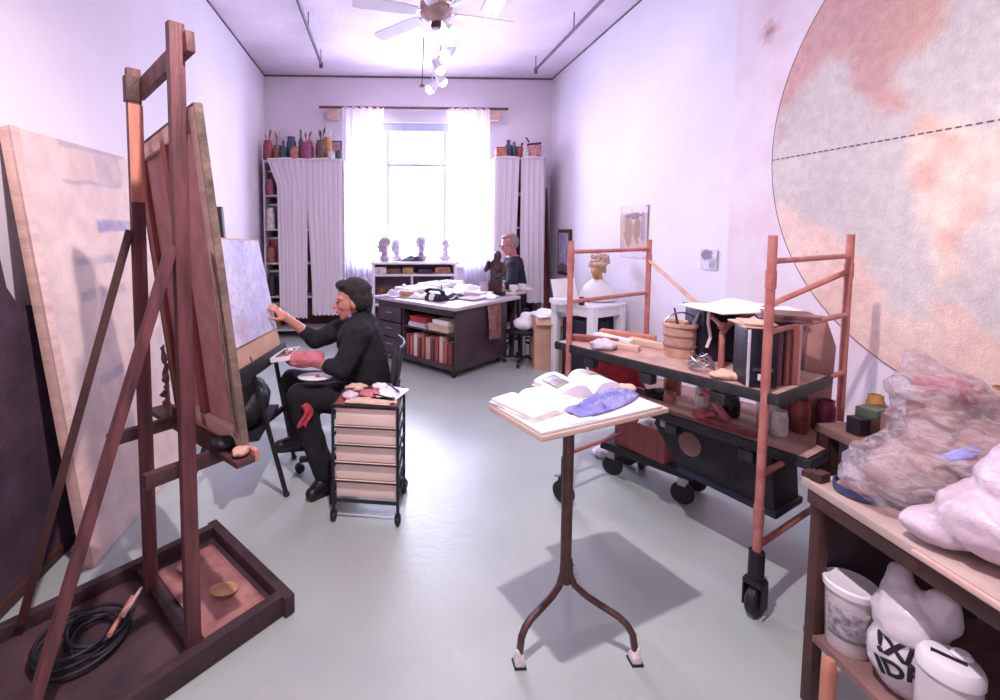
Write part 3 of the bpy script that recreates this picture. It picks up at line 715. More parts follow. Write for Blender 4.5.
bkc = ['8e3f45', 'b5686a', 'd8c3b4', '7c3338', 'a2554c', 'c79c8a', '5e3a48', '9c4a4a', 'd4b4a6', 'b0585a', '733a3c']
D3 = Matrix.Translation(V(DL)) @ Matrix.Rotation(DZ, 4, 'Z')
yy = .735
for k, h in enumerate(bkc):
    w = [.05, .045, .06, .035, .05, .07, .04, .055, .05, .045, .06][k]; hh = [.26, .25, .28, .24, .3, .27, .25, .29, .31, .25, .27][k]
    p = D3 @ V((.12, yy-w/2, .105))
    mc = mat('cover_%d' % k, h, .6, .1, 9, .05)
    bb = B().box((0, w/2-.003, hh/2), (.19, .006, hh)).box((0, -w/2+.003, hh/2), (.19, .006, hh)).box((-.092, 0, hh/2), (.006, w, hh))
    bk = mk('book', bb, mc, loc=p, rz=DZ); WM[bk] = Matrix.Translation(p) @ Matrix.Rotation(DZ, 4, 'Z')
    mk('pages', B().box((.002, 0, hh/2), (.178, w-.013, hh-.012)), M_paper3, bk)
    nm = ['dark red', 'rose', 'cream', 'maroon', 'brick', 'tan', 'plum', 'crimson', 'pale pink', 'coral', 'wine']
    tag(bk, f'{nm[k]} book standing in the desk cubby, {"first" if k==0 else "last" if k==10 else ["","second","third","fourth","fifth","sixth","seventh","eighth","ninth","tenth"][k]} in its row from the drawers', 'book', 'books in the desk cubby')
    yy -= w+.012
for k, (y, z, sx, sy, h, m, lb) in enumerate([(.56, .467, .22, .26, .05, M_paper2, 'grey papers stacked in the desk cubby above the books, beside the drawers'), (.56, .518, .2, .22, .06, M_redcloth, 'red folder lying on top of the grey papers in the desk cubby'), (.25, .467, .22, .28, .07, M_paper3, 'tan papers stacked in the desk cubby toward its open corner'), (.24, .538, .18, .22, .045, M_paper, 'white papers topping the tan stack in the desk cubby')]):
    p = D3 @ V((.13, y, z)); b = B()
    for q in range(4): b.box((rnd.uniform(-.008, .008), rnd.uniform(-.01, .01), h*(q+.5)/4), (sx, sy, h/4-.001), Euler((0, 0, rnd.uniform(-.06, .06))))
    tag(mk('paper_stack', b, m, loc=p, rz=DZ), lb, 'paper stack', 'papers in the desk cubby')
# brown sheet hanging down the desk side
hs = B().grid(lambda u, v: D3 @ V((.52+.26*u+.05*(1-v), -.025-.012*sin(5*u+3*v)-.012*(v > .98), .33+.43*v-.03*u)), 14, 16)
o = mk('hanging_sheet', hs, mat('brown_print', 'a9766a', .7, .3, 14, .1, hex2='6e4a48'), loc=D3 @ V((.6, -.02, .33)), world=True, solid=.003)
tag(o, 'brown patterned sheet hanging down the dark side of the desk', 'sheet')

# papers heaped on the desk
def crumple(name, x, y, sx, sy, h, rz, m, seed, label, cat='paper', z=.7635, group=None, n=18, local=True, amp=1.):
    p = (D3 @ V((x, y, z))) if local else V((x, y, z))
    b = B().grid(lambda u, v: V(((u-.5)*sx, (v-.5)*sy, .006+h*max(0, amp*(.5+1.1*nz(u*2.6, v*2.6, seed))*(sin(pi*min(1, max(0, u)))*sin(pi*min(1, max(0, v))))**.45))), n, n)
    o = mk(name, b, m, loc=p, rz=rz+(DZ if local else 0), solid=.006, smooth=60); WM[o] = Matrix.Translation(p) @ Matrix.Rotation(rz+(DZ if local else 0), 4, 'Z')
    return tag(o, label, cat, group)
def pile(name, x, y, sx, sy, h, rz, m, label, n=5, z=.7635, local=True, group=None, cat='paper stack'):
    p = (D3 @ V((x, y, z))) if local else V((x, y, z)); b = B()
    for q in range(n): b.box((rnd.uniform(-.02, .02), rnd.uniform(-.02, .02), h*(q+.5)/n), (sx, sy, h/n-.0015), Euler((0, 0, rnd.uniform(-.15, .15))))
    return tag(mk(name, b, m, loc=p, rz=rz+(DZ if local else 0)), label, cat, group)
dg = 'papers heaped on the big desk'
pile('paper_stack', .86, .98, .42, .36, .10, .1, M_white, 'tallest white paper pile at the back of the desk toward the window', 6, group=dg)
pile('paper_stack', .45, .98, .40, .34, .085, -.2, M_paper, 'broad white paper pile at the desk rear between the window heads and drawers', 6, group=dg)
crumple('paper', .28, .66, .36, .3, .09, .2, M_white, 3, 'crumpled white sheet behind the black telephone on the desk', group=dg)
crumple('paper', .62, .62, .46, .34, .10, .4, M_white, 5, 'large rumpled white sheet in the middle of the desk', group=dg)
crumple('paper', .09, 1.0, .26, .26, .09, .0, M_paper2, 8, 'greyish rumpled papers at the drawer end corner of the desk', group=dg)
pile('paper_stack', .18, .84, .2, .17, .075, .3, M_card, 'small tan card pile beside the greyish papers at drawer end of the desk', 4, group=dg)
crumple('paper', .92, .60, .4, .3, .12, -.2, M_paper, 11, 'white paper heap right beside the dark figure sculpture on the desk', group=dg)
pile('folder', .60, .22, .34, .22, .018, .12, mat('mauve_folder', 'a98a94', .7), 'flat mauve folder near the front corner of the desk', 2, group=dg, cat='folder')
pile('paper_stack', .84, .32, .26, .24, .05, -.1, M_paper2, 'grey paper pile at the front of the desk before the dark sculpture', 4, group=dg)
crumple('paper', .34, 1.06, .3, .22, .10, .5, M_paper2, 13, 'greyish rumpled papers at the rear of the desk beside the broad white pile', group=dg)
crumple('paper', .80, .14, .26, .2, .05, .3, M_paper, 15, 'small rumpled white sheet at the desk edge over the brown hanging sheet', group=dg)
pile('paper_stack', 1.02, .90, .22, .26, .12, .2, M_paper, 'white paper pile at the rear of the desk nearest the seated man', 5, group=dg)
ph = thing('telephone', 'black desk telephone with a white dial near the front edge of the desk', 'telephone', D3 @ V((.20, .42, .7635)), DZ)
mk('body', B().prism([(-.1, 0), (.1, 0), (.1, .03), (.02, .085), (-.06, .085), (-.1, .05)], -.1, .1, Matrix(((1, 0, 0), (0, 0, -1), (0, 1, 0)))), M_blackplas, ph, bevel=.008)
mk('handset', B().chain([(-.04, -.12, .10), (-.04, -.07, .125), (-.04, .07, .125), (-.04, .12, .10)], [.026, .014, .014, .026]), M_blackplas, ph)
mk('dial', B().lathe([(.0, 0), (.042, 0), (.042, .012), (.03, .016), (0, .016)], (-.085, 0, .045), 18, Euler((0, -1.2, 0)).to_matrix()), M_white, ph)
sl = mk('desk_spike', B().lathe([(.055, 0), (.055, .012), (.02, .02), (.008, .05), (.003, .2), (0, .205)], (0, 0, 0), 14), M_blackplas, loc=D3 @ V((.33, .47, .7635)))
tag(sl, 'black paper spike sticking up behind the desk telephone', 'paper spike')
fl_ = crumple('cloth', .45, .40, .36, .2, .06, .1, M_blackplas, 21, 'dark crumpled cloth along the desk between telephone and rumpled sheet', cat='cloth')
# dark figure sculpture on the desk, before the man
fs = thing('figure_sculpture', 'dark bronze figure sculpture on the desk in front of the man', 'sculpture', (1.375, 5.50, .7635), DZ)
b = B()
b.chain([(0, -.03, .03), (.0, -.035, .16), (.01, -.03, .26)], [.05, .055, .05]); b.chain([(.0, .04, .03), (.0, .045, .15), (.01, .02, .24)], [.055, .05, .05])
b.chain([(.01, 0, .22), (.02, 0, .32), (0, 0, .4)], [.075, .085, .06]); b.ell((-.01, -.03, .475), (.055, .05, .065)); b.cap((0, -.01, .4), (-.01, -.03, .46), .03, .03)
b.chain([(.02, -.085, .37), (.0, -.12, .27), (-.08, -.07, .23)], [.035, .028, .022]); b.chain([(.02, .085, .37), (-.02, .13, .3), (-.07, .06, .4)], [.035, .03, .022])
mk('figure', b, mat('bronze', '4a3236', .4, .4, 22, .3, metal=.3), fs, remesh=.009, smoothit=1)
mk('plinth', B().box((0, 0, .02), (.17, .2, .04)), M_blackplas, fs, bevel=.004)
jar('glass_jar', 1.24, 5.52, .765, .05, .15, M_glassjar, 'small clear glass jar at the window side of the dark figure sculpture', cat='jar', group=None)
for k, (x, y, m, r, lb) in enumerate([(1.60, 5.53, M_white, .045, 'white cup on the table top, by the man\'s hands'), (1.74, 5.64, M_white, .05, 'white bowl shaped cup standing next to the man\'s cuff at table end')]):
    c = mk('cup', B().lathe([(.03, 0), (r, .03), (r, .085), (r-.006, .085), (r-.008, .03), (.02, .012), (0, .012)], (x, y, .795), 16), m, loc=(x, y, .795), world=True)
    mk('handle', B().tube([(x+r-.004, y, .868), (x+r+.025, y, .863), (x+r+.025, y, .828), (x+r-.006, y, .823)], .006, 7), m, c, world=True); tag(c, lb, 'cup')
crumple('paper', 1.50, 5.72, .34, .24, .12, .6, M_white, 31, 'heap of white sheets under the man\'s hands', local=False, z=.795)
crumple('paper', 1.78, 5.72, .22, .22, .05, .4, M_paper3, 34, 'tan paper sticking out at the table end past the cups', local=False, z=.795)

# the seated man
mn = thing('person', 'grey-haired person in a dark shirt seated behind the desk, head bowed', 'person', (1.72, 5.98, 0))
Rm = frame((-.95, -.22, -.30), (0, 0, 1))
hc = V((1.655, 5.945, 1.355))
b = B(); add_head(b, hc, Rm, 1.03)
b.cap(hc+Rm @ V((-.03, 0, -.05)), (1.715, 5.985, 1.14), .055, .06)
b.chain([(1.73, 6.0, 1.12), (1.76, 6.03, .85), (1.76, 6.04, .64)], [.12, .125, .14])
lsh, lel, lwr = V((1.66, 5.80, 1.09)), V((1.62, 5.66, .91)), V((1.50, 5.60, .845))
rsh, rel, rwr = V((1.80, 6.16, 1.09)), V((1.62, 6.12, .87)), V((1.46, 5.92, .83))
b.chain([lsh, lel, lwr], [.055, .045, .03]); b.chain([rsh, rel, rwr], [.055, .045, .03])
b.cap(lsh, (1.73, 6.0, 1.10), .06, .08); b.cap(rsh, (1.73, 6.0, 1.10), .06, .08)
add_hand(b, lwr, frame((-.9, -.2, -.25), (.3, -.1, 1)), .55, s=1.05)
add_hand(b, rwr, frame((-.7, -.6, -.2), (0, .3, 1)), .5, s=1.05)
for s_, y_ in ((-1, 5.93), (1, 6.13)):
    kn = V((1.38, y_-.06, .62)); b.chain([(1.76, y_+.02, .62), kn, (1.40, y_-.06, .12)], [.085, .062, .045])
    b.cap((1.41, y_-.06, .06), (1.27, y_-.08, .045), .045, .038)
mk('body', b, M_skin2, mn, world=True, remesh=.008, smoothit=2)
hb = B(); T = lambda x, y, z: hc+Rm @ V((x, y, z))
hb.ell(T(-.05, 0, .035), (.10, .097, .115), Rm); hb.ell(T(-.01, 0, .115), (.085, .072, .04), Rm)
mk('hair', hb, M_hairgrey, mn, world=True, remesh=.01, smoothit=2)
gl = B()
for q in (-1, 1): gl.tube([T(.105, q*.033+.024*cos(a), .012+.02*sin(a)) for a in [k*pi/6 for k in range(13)]], .003, 6)
gl.tube([T(.108, -.01, .014), T(.108, .01, .014)], .003, 6)
for q in (-1, 1): gl.tube([T(.104, q*.056, .016), T(.0, q*.088, .01)], .003, 6)
mk('glasses', gl, M_blackplas, mn, world=True)
sb = B()
sb.chain([(1.73, 5.995, 1.10), (1.765, 6.03, .86), (1.765, 6.04, .62)], [.135, .155, .165])
sb.chain([lsh, lel, lwr+V((.05, .02, .02))], [.082, .068, .052]); sb.chain([rsh, rel, rwr+V((.06, .06, .01))], [.082, .068, .052])
sb.cap(lsh, (1.73, 6.0, 1.12), .085, .10); sb.cap(rsh, (1.73, 6.0, 1.12), .085, .10)
mk('shirt', sb, M_navyshirt, mn, world=True, remesh=.012, smoothit=3, disp=(.018, .06))
cb = B()
for q in (-1, 1): cb.prism([(0, 0), (.09, .01), (.075, .05), (.0, .055)], -.006, .006, frame((-.6, -.4+.35*q, -.9), (0, q*.3, 1)), (1.69, 5.965+.04*q, 1.165))
mk('collar', cb, M_white, mn, world=True)
tb = B()
for y_ in (5.93, 6.13): tb.chain([(1.76, y_+.02, .62), (1.38, y_-.06, .62), (1.40, y_-.06, .14)], [.11, .08, .07])
tb.ell((1.76, 6.04, .62), (.16, .18, .12))
mk('trousers', tb, M_trouser, mn, world=True, remesh=.015, smoothit=2)
for y_ in (5.93, 6.13):
    mk('shoe', B().chain([(1.42, y_-.06, .06), (1.27, y_-.08, .045)], [.052, .045]), M_boot, mn, world=True)
st = thing('stool', 'swivel stool on casters under the seated man', 'stool', (1.78, 6.05, 0))
mk('seat', B().lathe([(0, .445), (.17, .445), (.19, .46), (.19, .485), (.17, .50), (0, .50)], (1.78, 6.05, 0), 24), M_blackplas, st, world=True)
mk('post', B().tube([(1.78, 6.05, .09), (1.78, 6.05, .46)], .025), M_chrome, st, world=True)
for k in range(5):
    a = 2*pi*k/5+.3; e = V((1.78+.27*cos(a), 6.05+.27*sin(a), .075))
    g = mk('leg', B().bar((1.78, 6.05, .10), e, .035, .025), M_blackplas, st, world=True)
    mk('caster', B().lathe([(0, -.012), (.026, -.012), (.026, .012), (0, .012)], e+V((0, 0, -.047)), 14, Euler((pi/2, 0, a)).to_matrix()), M_blackplas, g, world=True)

# white bag, carton and papers between desk and white table
ch = thing('swivel_chair', 'pale swivel chair on casters partly hidden between desk and carton', 'chair', (1.64, 5.30, 0))
cx_, cy_ = 1.64, 5.20
mk('seat', B().lathe([(0, .36), (.15, .36), (.17, .375), (.17, .40), (.15, .415), (0, .415)], (cx_, cy_, 0), 22), M_blackplas, ch, world=True)
mk('post', B().tube([(cx_, cy_, .08), (cx_, cy_, .37)], .022), M_chrome, ch, world=True)
for k in range(5):
    a = 2*pi*k/5-.9; e = V((cx_+.22*cos(a), cy_+.22*sin(a), .07))
    g = mk('leg', B().bar((cx_, cy_, .09), e, .03, .022), M_blackplas, ch, world=True)
    mk('caster', B().lathe([(0, -.012), (.026, -.012), (.026, .012), (0, .012)], e+V((0, 0, -.043)), 12, Euler((pi/2, 0, a)).to_matrix()), M_blackplas, g, world=True)
sb = B().ell((cx_-.01, cy_-.03, .475), (.13, .12, .075)).ell((cx_+.03, cy_-.02, .55), (.08, .09, .06))
o = mk('cloth_bundle', sb, M_white, loc=(cx_, cy_, .416), world=True, remesh=.015, smoothit=2, disp=(.03, .08)); tag(o, 'white cloth bundle lying on the pale swivel chair beside the carton', 'cloth')
ct = thing('carton', 'tall tan cardboard carton on the floor between desk and white table', 'box', (1.86, 5.10, 0), radians(-8))
b = B(); w, d_, h_ = .30, .30, .58
for sx in (-1, 1): b.box((sx*w/2, 0, h_/2), (.006, d_, h_)).box((0, sx*d_/2, h_/2), (w, .006, h_))
b.box((0, 0, .004), (w, d_, .006))
mk('shell', b, M_card, ct)
for sx in (-1, 1):
    mk('flap', B().box((0, sx*(d_/2+.04), h_-.025), (w, .006, .12), Euler((sx*.9, 0, 0))), M_card, ct)
crumple('paper', 1.84, 5.08, .30, .30, .10, .2, M_white, 41, 'white papers spilling over top of the tall carton', local=False, z=.585)

# ---------------------------------------------------------------- white table with a bust, by the right wall
tz = radians(27)
wt_ = thing('table', 'small white table with thick square legs standing along the right wall', 'table', (2.10, 4.50, 0), tz)
mk('tabletop', B().box((.20, .2, .775), (.52, .54, .035)), M_white, wt_, bevel=.01)
mk('apron', B().box((.20, -.045, .715), (.48, .02, .085)).box((.20, .445, .715), (.48, .02, .085)).box((-.035, .2, .715), (.02, .48, .085)).box((.435, .2, .715), (.02, .48, .085)), M_white, wt_, bevel=.003)
for x in (-.02, .42):
    for y in (-.03, .43):
        mk('leg', B().box((x, y, .38), (.068, .068, .76), None, 1.15), M_white, wt_, bevel=.008)
TW = Matrix.Translation((2.10, 4.5, 0)) @ Matrix.Rotation(tz, 4, 'Z')
# the seated plaster bust with gilded face and turban
pb = TW @ V((.30, .16, .793))
bs = thing('bust', 'white plaster bust with gold face and patterned turban on the white table', 'sculpture', pb, tz)
hp = pb+V((.0, 0, .34)); Rb = frame((-.8, -.6, -.05))
b = B(); add_head(b, hp, Rb, .92); b.cap(hp+V((0, 0, -.06)), hp+V((.01, 0, -.15)), .042, .05)
mk('face', b, mat('gilding', 'b98c58', .45, .3, 18, .15), bs, world=True, remesh=.007, smoothit=1)
b = B().ell(hp+Rb @ V((-.02, 0, .085)), (.095, .088, .085), Rb).cap(hp+Rb @ V((.06, -.05, .055)), hp+Rb @ V((.06, .05, .055)), .035, .035)
for k in range(4): b.tube([hp+Rb @ V((-.02+.098*cos(a), .09*sin(a), .05+.035*k+.02*sin(a+k))) for a in [j*pi/8 for j in range(17)]], .016*(1-.12*k), 8)
mk('turban', b, mat('turban_cloth', 'd9bfa4', .7, .3, 30, .2, hex2='a87c78'), bs, world=True, remesh=.008)
b = B().lathe([(.19, 0), (.20, .03), (.18, .12), (.13, .19), (.07, .225), (.05, .25)], pb, 22, ell=.72)
mk('shoulders', b, M_white, bs, world=True, disp=(.02, .1), sub=1)
p = TW @ V((-.10, .25, .793))
o = pile('book', p.x, p.y, .24, .18, .05, .3, M_white, 'white book lying on the white table next to the bust', 1, z=.793, local=False, cat='book')
p = TW @ V((.02, .36, .793))
o = thing('sheet_stand', 'white propped card leaning behind the book on the white table', 'card', p, tz)
mk('card', B().box((0, 0, .12), (.36, .008, .24), Euler((-.25, 0, 0))), M_paper, o); mk('strut', B().bar((0, .09, .0), (0, .03, .18), .03, .008), M_card, o)
p = TW @ V((-.05, .08, .793))
jar('pot', p.x, p.y, .793, .03, .08, P_['dark'], 'tiny dark pot on the white table before the propped card', cat='pot', group=None)
# dark cases stored beneath it
for k, (dx, dy, w, d_, h_, rz, lb) in enumerate([(.10, .20, .20, .32, .62, .1, 'dark case under the white table, half hidden by its nearest leg'), (.33, .22, .20, .34, .68, -.05, 'larger dark case under the white table on the wall side')]):
    p = TW @ V((dx, dy, 0)); o = thing('storage_case', lb, 'case', p, tz+rz, 'dark cases under the white table')
    mk('body', B().box((0, 0, h_/2), (w, d_, h_)), M_navy, o, bevel=.015)
    mk('handle', B().tube([(-.06, -d_/2-.0, h_-.08), (-.05, -d_/2-.03, h_-.06), (.05, -d_/2-.03, h_-.06), (.06, -d_/2, h_-.08)], .009, 8), M_blackplas, o)

# ---------------------------------------------------------------- rolling scaffold
P1, P2, P3, P4 = V((1.495, 1.705, 0)), V((2.17, 2.05, 0)), V((1.035, 2.48, 0)), V((1.68, 2.83, 0))
up = V((0, 0, 1))
sc = thing('scaffold', 'rust red rolling tube scaffold carrying two planks, in front of the right wall', 'scaffold', ((P1+P4)/2))
def end_frame(a, b, h_):
    for p in (a, b):
        f = mk('post', B().tube([p+up*.17, p+up*h_], .0155, 14), M_rust, sc, world=True)
        for z in (1.36, .42): mk('collar', B().tube([p+up*(z-.035), p+up*(z+.035)], .0185, 12), M_rust, f, world=True)
    for z in (.29, .585, .88, 1.155, 1.43):
        mk('rung', B().tube([a+up*z, b+up*z], .0115, 10), M_rust, sc, world=True)
end_frame(P1, P2, 1.53); end_frame(P3, P4, 1.49)
mid = V((1.555, 2.02, 0))
vb = mk('back_brace', B().tube([P4+up*1.36, mid+up*1.11], .010, 10), M_rustlight, sc, world=True)
mk('back_brace', B().tube([P2+up*1.36, P2.lerp(mid, .55)+up*1.225, mid+V((.03, .0, 0))+up*1.12, mid+up*1.08, mid+up*.90], .0125, 10), M_rust, sc, world=True)
mk('brace_joint', B().ell(mid+up*1.11, .02), M_rust, sc, world=True)
mk('low_brace', B().tube([P1.lerp(P2, .5)+up*.585, P4+up*.30], .014, 10), M_rust, sc, world=True)
mk('low_brace', B().tube([P1.lerp(P2, .5)+up*.585, P2+up*.34], .014, 10), M_rust, sc, world=True)
def caster(p, a):
    R = Matrix.Rotation(a, 3, 'Z')
    g = mk('caster', B().tube([p+up*.13, p+up*.27], .027, 14).box(p+up*.145, (.06, .06, .02), R).box(p+R @ V((.0, .032, .095)), (.05, .006, .11), R).box(p+R @ V((.0, -.032, .095)), (.05, .006, .11), R), M_blackplas, sc, world=True)
    mk('wheel', B().lathe([(0, -.02), (.03, -.022), (.055, -.02), (.064, -.012), (.064, .012), (.055, .02), (.03, .022), (0, .02)], p+R @ V((.012, 0, .064)), 24, R @ Euler((pi/2, 0, 0)).to_matrix()), M_blackplas, g, world=True)
    mk('brake_tab', B().box(p+R @ V((.04, 0, .15)), (.05, .03, .008), R @ Euler((0, .4, 0)).to_matrix()), M_chrome, g, world=True)
for p, a in ((P1, .5), (P2, 1.5), (P3, 2.2), (P4, .9)): caster(p, a)
e1 = (P2-P1).normalized(); e2 = (P3-P1).normalized()
RS = Matrix((e1, up.cross(e1), up)).transposed()
sz = atan2(e1.y, e1.x)
def Sx(a, b, z=0): return P1+e1*a+e2*b+up*z
M_plank = mat('dusty_plank', 'c9a79c', .7, .2, 9, .3, hex2='a57e76')
M_plankedge = mat('plank_edge', '2b2c2c', .5, .5, 22, .4, hex2='171a20')
def plank(a0, a1, b0, b1, zt, label):
    c = Sx((a0+a1)/2, (b0+b1)/2, zt); o = thing('scaffold_plank', label, 'plank', c)
    Q = [Sx(a0, b0, 0), Sx(a1, b0, 0), Sx(a1, b1, 0), Sx(a0, b1, 0)]
    b = B(); b._add([q+up*(zt-.022) for q in Q]+[q+up*zt for q in Q], [(3, 2, 1, 0), (4, 5, 6, 7), (0, 1, 5, 4), (1, 2, 6, 5), (2, 3, 7, 6), (3, 0, 4, 7)])
    mk('deck', b, M_plank, o, world=True)
    for i in range(4):
        p, q = Q[i], Q[(i+1) % 4]
        mk('edge_channel', B().bar(p.lerp(q, -.01)+up*(zt-.022), p.lerp(q, 1.01)+up*(zt-.022), .022, .044), M_plankedge, o, world=True, bevel=.006)
    for k in range(3):
        p = Q[3].lerp(Q[0], .2+.3*k)
        mk('bracket', B().box(p+up*(zt-.075)+e1*.02, (.05, .06, .05), RS), M_plankedge, o, world=True, bevel=.006)
    return o
plank(.0, .48, -.04, .98, .918, 'upper dusty scaffold plank with dark edges, loaded with cases and a basket')
plank(.19, .69, -.08, .98, .635, 'lower dusty scaffold plank slung beneath, ending by the corner of the right table')

# on the upper plank
zt = .9195
o = thing('bucket', 'small clay coloured wicker bucket near the wall side on the upper plank', 'bucket', V((1.49, 2.22, zt)))
c = V((1.49, 2.22, zt))
mk('body', B().lathe([(0, 0), (.062, 0), (.068, .02), (.074, .15), (.082, .155), (.082, .172), (.074, .172), (.066, .165), (.058, .03), (0, .028)], c, 22), M_terra, o, world=True)
for z in (.05, .10): mk('hoop', B().lathe([(.071, z), (.075, z+.004), (.073, z+.012)], c, 22), M_wood_mid, o, world=True)
mk('handle', B().tube([c+V((.08*cos(a), .0, .16+.06*sin(a))) for a in [j*pi/8 for j in range(9)]], .004, 7), M_chrome, o, world=True)
def stick(name, p0, p1, r, m, label, cat, grp=None):
    o = mk(name, B().tube([p0, V(p0).lerp(V(p1), .5)+V((0, 0, .004)), p1], [r, r*1.1, r*.7], 8), m, loc=p0, world=True); return tag(o, label, cat, grp)
stick('stick', (1.50, 2.21, zt+.03), (1.47, 2.24, zt+.24), .006, M_wood_dark, 'thin dark stick standing in the clay coloured bucket', 'stick')
def case(name, c, w, d_, h_, rz, m, label, cat='case'):
    o = thing(name, label, cat, c, rz)
    mk('body', B().box((0, 0, h_/2), (w, d_, h_)), m, o, bevel=.008)
    return o
c = V((1.645, 2.19, zt)); ca = case('black_case', c, .20, .17, .245, -.12, M_navy, 'black case standing on its edge beside the bucket, with white smears')
mk('top_flap', B().box((0, 0, .250), (.215, .185, .010), Euler((.03, .02, 0))), M_blackplas, ca)
mk('strap', B().tube([(-.08, -.088, .24), (-.085, -.095, .19), (-.07, -.092, .12), (-.085, -.092, .07)], .007, 7), M_white, ca)
mk('strap', B().tube([(-.104, -.05, .23), (-.11, -.02, .17), (-.106, .0, .09)], .006, 7), M_paper2, ca)
c = V((1.528, 1.80, zt)); cb_ = case('portfolio', c, .108, .12, .235, -.25, M_navy, 'navy box with pale edge standing at the near part of upper plank')
mk('pale_edge', B().box((-.052, -.061, .118), (.008, .006, .232)), M_paper2, cb_, label='pale edge')
mk('clasp', B().box((.005, -.063, .045), (.045, .008, .026)), M_white, cb_, bevel=.003, label='white clasp'); mk('clasp', B().box((.0, -.062, .075), (.07, .006, .012)), M_chrome, cb_)
lbls = [('pale_board', M_wood_pale, .015, .21, 'short pale board standing upright between navy box and front post'), ('board', M_wood_mid, .03, .30, 'brown board standing next to the short pale board'), ('board', mat('violet_board', '6d5a72', .6, .3, 6, .1), .035, .29, 'violet board standing in the row of boards on upper plank'),
        ('board', M_wood_dark, .03, .28, 'dark brown board standing in the row past the violet one'), ('board', mat('mauve_board', '9d7c86', .6, .2, 6, .1), .05, .31, 'mauve board standing in the row, before the widest outer board')]
xo = 0
for k, (nm, m, w, h_, lb) in enumerate(lbls):
    c = V((1.605+xo, 1.855+xo*.15, zt)); xo += w+.008; h_ *= .8
    o = mk(nm, B().box((0, 0, h_/2), (w*.8, .24 if k else .12, h_), None), m, loc=c, rz=-.62, bevel=.002)
    tag(o, lb, 'board', 'boards standing in a row on the upper plank')
    mk('edge_strip', B().box((0, -.122 if k else -.062, h_/2), (w*.4, .004, h_*.98)), M_wood_red if k else M_wood_pale, o)
c = V((1.985, 2.03, .6365)); 
o = mk('panel', B().prism([(-.10, 0), (.09, 0), (.10, .38), (.05, .52), (-.10, .52)], -.012, .012, Matrix(((0, 0, 1), (1, 0, 0), (0, 1, 0)))), mat('pink_board', 'b98a82', .65, .15, 6, .1), loc=c, rz=-1.75, bevel=.003); tag(o, 'wide pinkish board with a clipped corner, standing behind the row of boards', 'board')
mk('batten', B().box((.018, -.05, .26), (.012, .03, .5)), M_wood_mid, o)
crumple('paper', 1.68, 2.08, .42, .26, .035, .1, M_paper, 51, 'big white sheets draped over the tops of the black case and boards', local=False, z=zt+.258)
pile('book', 1.71, 1.87, .17, .16, .028, -.4, P_['brown'], 'brown flat album lying on top of the boards beneath white sheets', 2, z=zt+.252, local=False, cat='album')
pile('paper_stack', 1.535, 1.81, .11, .12, .02, -.3, M_paper3, 'tan papers lying on the boards by the front post', 3, z=zt+.238, local=False)
b = B(); c = V((1.44, 1.99, zt))
for k in range(9):
    a = k*.8; b.tube([c+V((.05*cos(a+j*.5)*(1+.2*nz(j, k)), .05*sin(a+j*.5), .012+.07*abs(nz(j*.4, k*2.1, 3))*1.6)) for j in range(9)], .003, 6)
tag(mk('wire_tangle', b, M_chrome, loc=c, world=True), 'tangle of bright wire heaped before the black case on upper plank', 'wire')
def lump(name, c, r, m, label, cat, disp=.03, seed=0, grp=None, rz=0.):
    b = B(); rr = random.Random(seed)
    b.ell(V(c)+V((0, 0, r[2]*.8)), r)
    for k in range(4): b.ell(V(c)+V((rr.uniform(-.6, .6)*r[0], rr.uniform(-.6, .6)*r[1], r[2]*rr.uniform(.5, 1.2))), tuple(q*rr.uniform(.4, .6) for q in r))
    return tag(mk(name, b, m, loc=c, world=True, remesh=max(.008, min(r)/8), smoothit=1, disp=(disp, max(r)*.5)), label, cat, grp)
lump('rag', (1.48, 1.87, zt), (.085, .05, .02), M_paper3, 'pale crumpled rag between the wire tangle and navy box', 'rag', seed=2)
lump('rag', (1.17, 2.36, zt), (.07, .05, .03), M_paper2, 'greyish rag at the far frame end of the upper plank', 'rag', seed=5)
for k, (a, b_, l, m, rz, lb) in enumerate([(.16, .86, .24, M_wood_red, .9, 'red wood strip lying by the far frame, the one against the rag'), (.26, .82, .22, M_paper, .4, 'white wedge shaped block lying on the far end of upper plank'), (.14, .70, .20, M_wood_pale, .6, 'pale wood offcut lying nearest the plank\'s dark edge'), (.42, .84, .3, M_wood_orange, .75, 'orange wood strip on far end of the upper plank, toward the wall'), (.32, .64, .24, M_paper3, .5, 'tan wood offcut lying between the bucket and far frame')]):
    c = Sx(a, b_, zt); o = mk('wood_offcut', B().prism([(-l/2, -.025), (l/2, -.035), (l/2, .03), (-l/2, .015)], 0, .03), m, loc=c, rz=rz+sz+1.2, bevel=.004); tag(o, lb, 'wood offcut', 'offcuts on the upper plank')
# beneath it, on the lower plank
zl = .6365
b = B().grid(lambda u, v: Sx(.24+.10*sin(4*u)+.1*v, .66+.26*u, zl+.004+.20*(1-v)*(.75+.3*nz(u*5, v*3, 4))+.02*nz(u*12, v*12)), 24, 14)
tag(mk('red_cloth', b, M_redcloth, loc=Sx(.3, .78, zl), world=True, solid=.006), 'bright red cloth heaped on the lower plank under the far end', 'cloth')
lump('shoe_brush', Sx(.33, .60, zl), (.07, .05, .035), M_blackplas, 'dark bundle next to the red cloth on the lower plank', 'bundle', seed=11, disp=.02)
jl = [(.34, .38, .035, .09, 'cream', 'cream pot standing below the middle of the upper plank'), (.42, .30, .04, .10, 'dark', 'dark pot right beside the cream pot under the plank'), (.40, .14, .042, .17, 'cream', 'tall cream jar on the lower plank near the front post'), (.50, .16, .04, .19, 'rust', 'rust jar behind the tall cream jar on the lower plank'), (.47, .05, .036, .15, 'red', 'red jar close behind the front post'), (.56, .09, .04, .17, 'brown', 'brown jar just past the front post on the lower plank'), (.60, .22, .045, .15, 'gold', 'gold jar at the back of the lower plank jars'), (.60, .0, .035, .14, 'magenta', 'magenta jar by the lower plank\'s near end')]
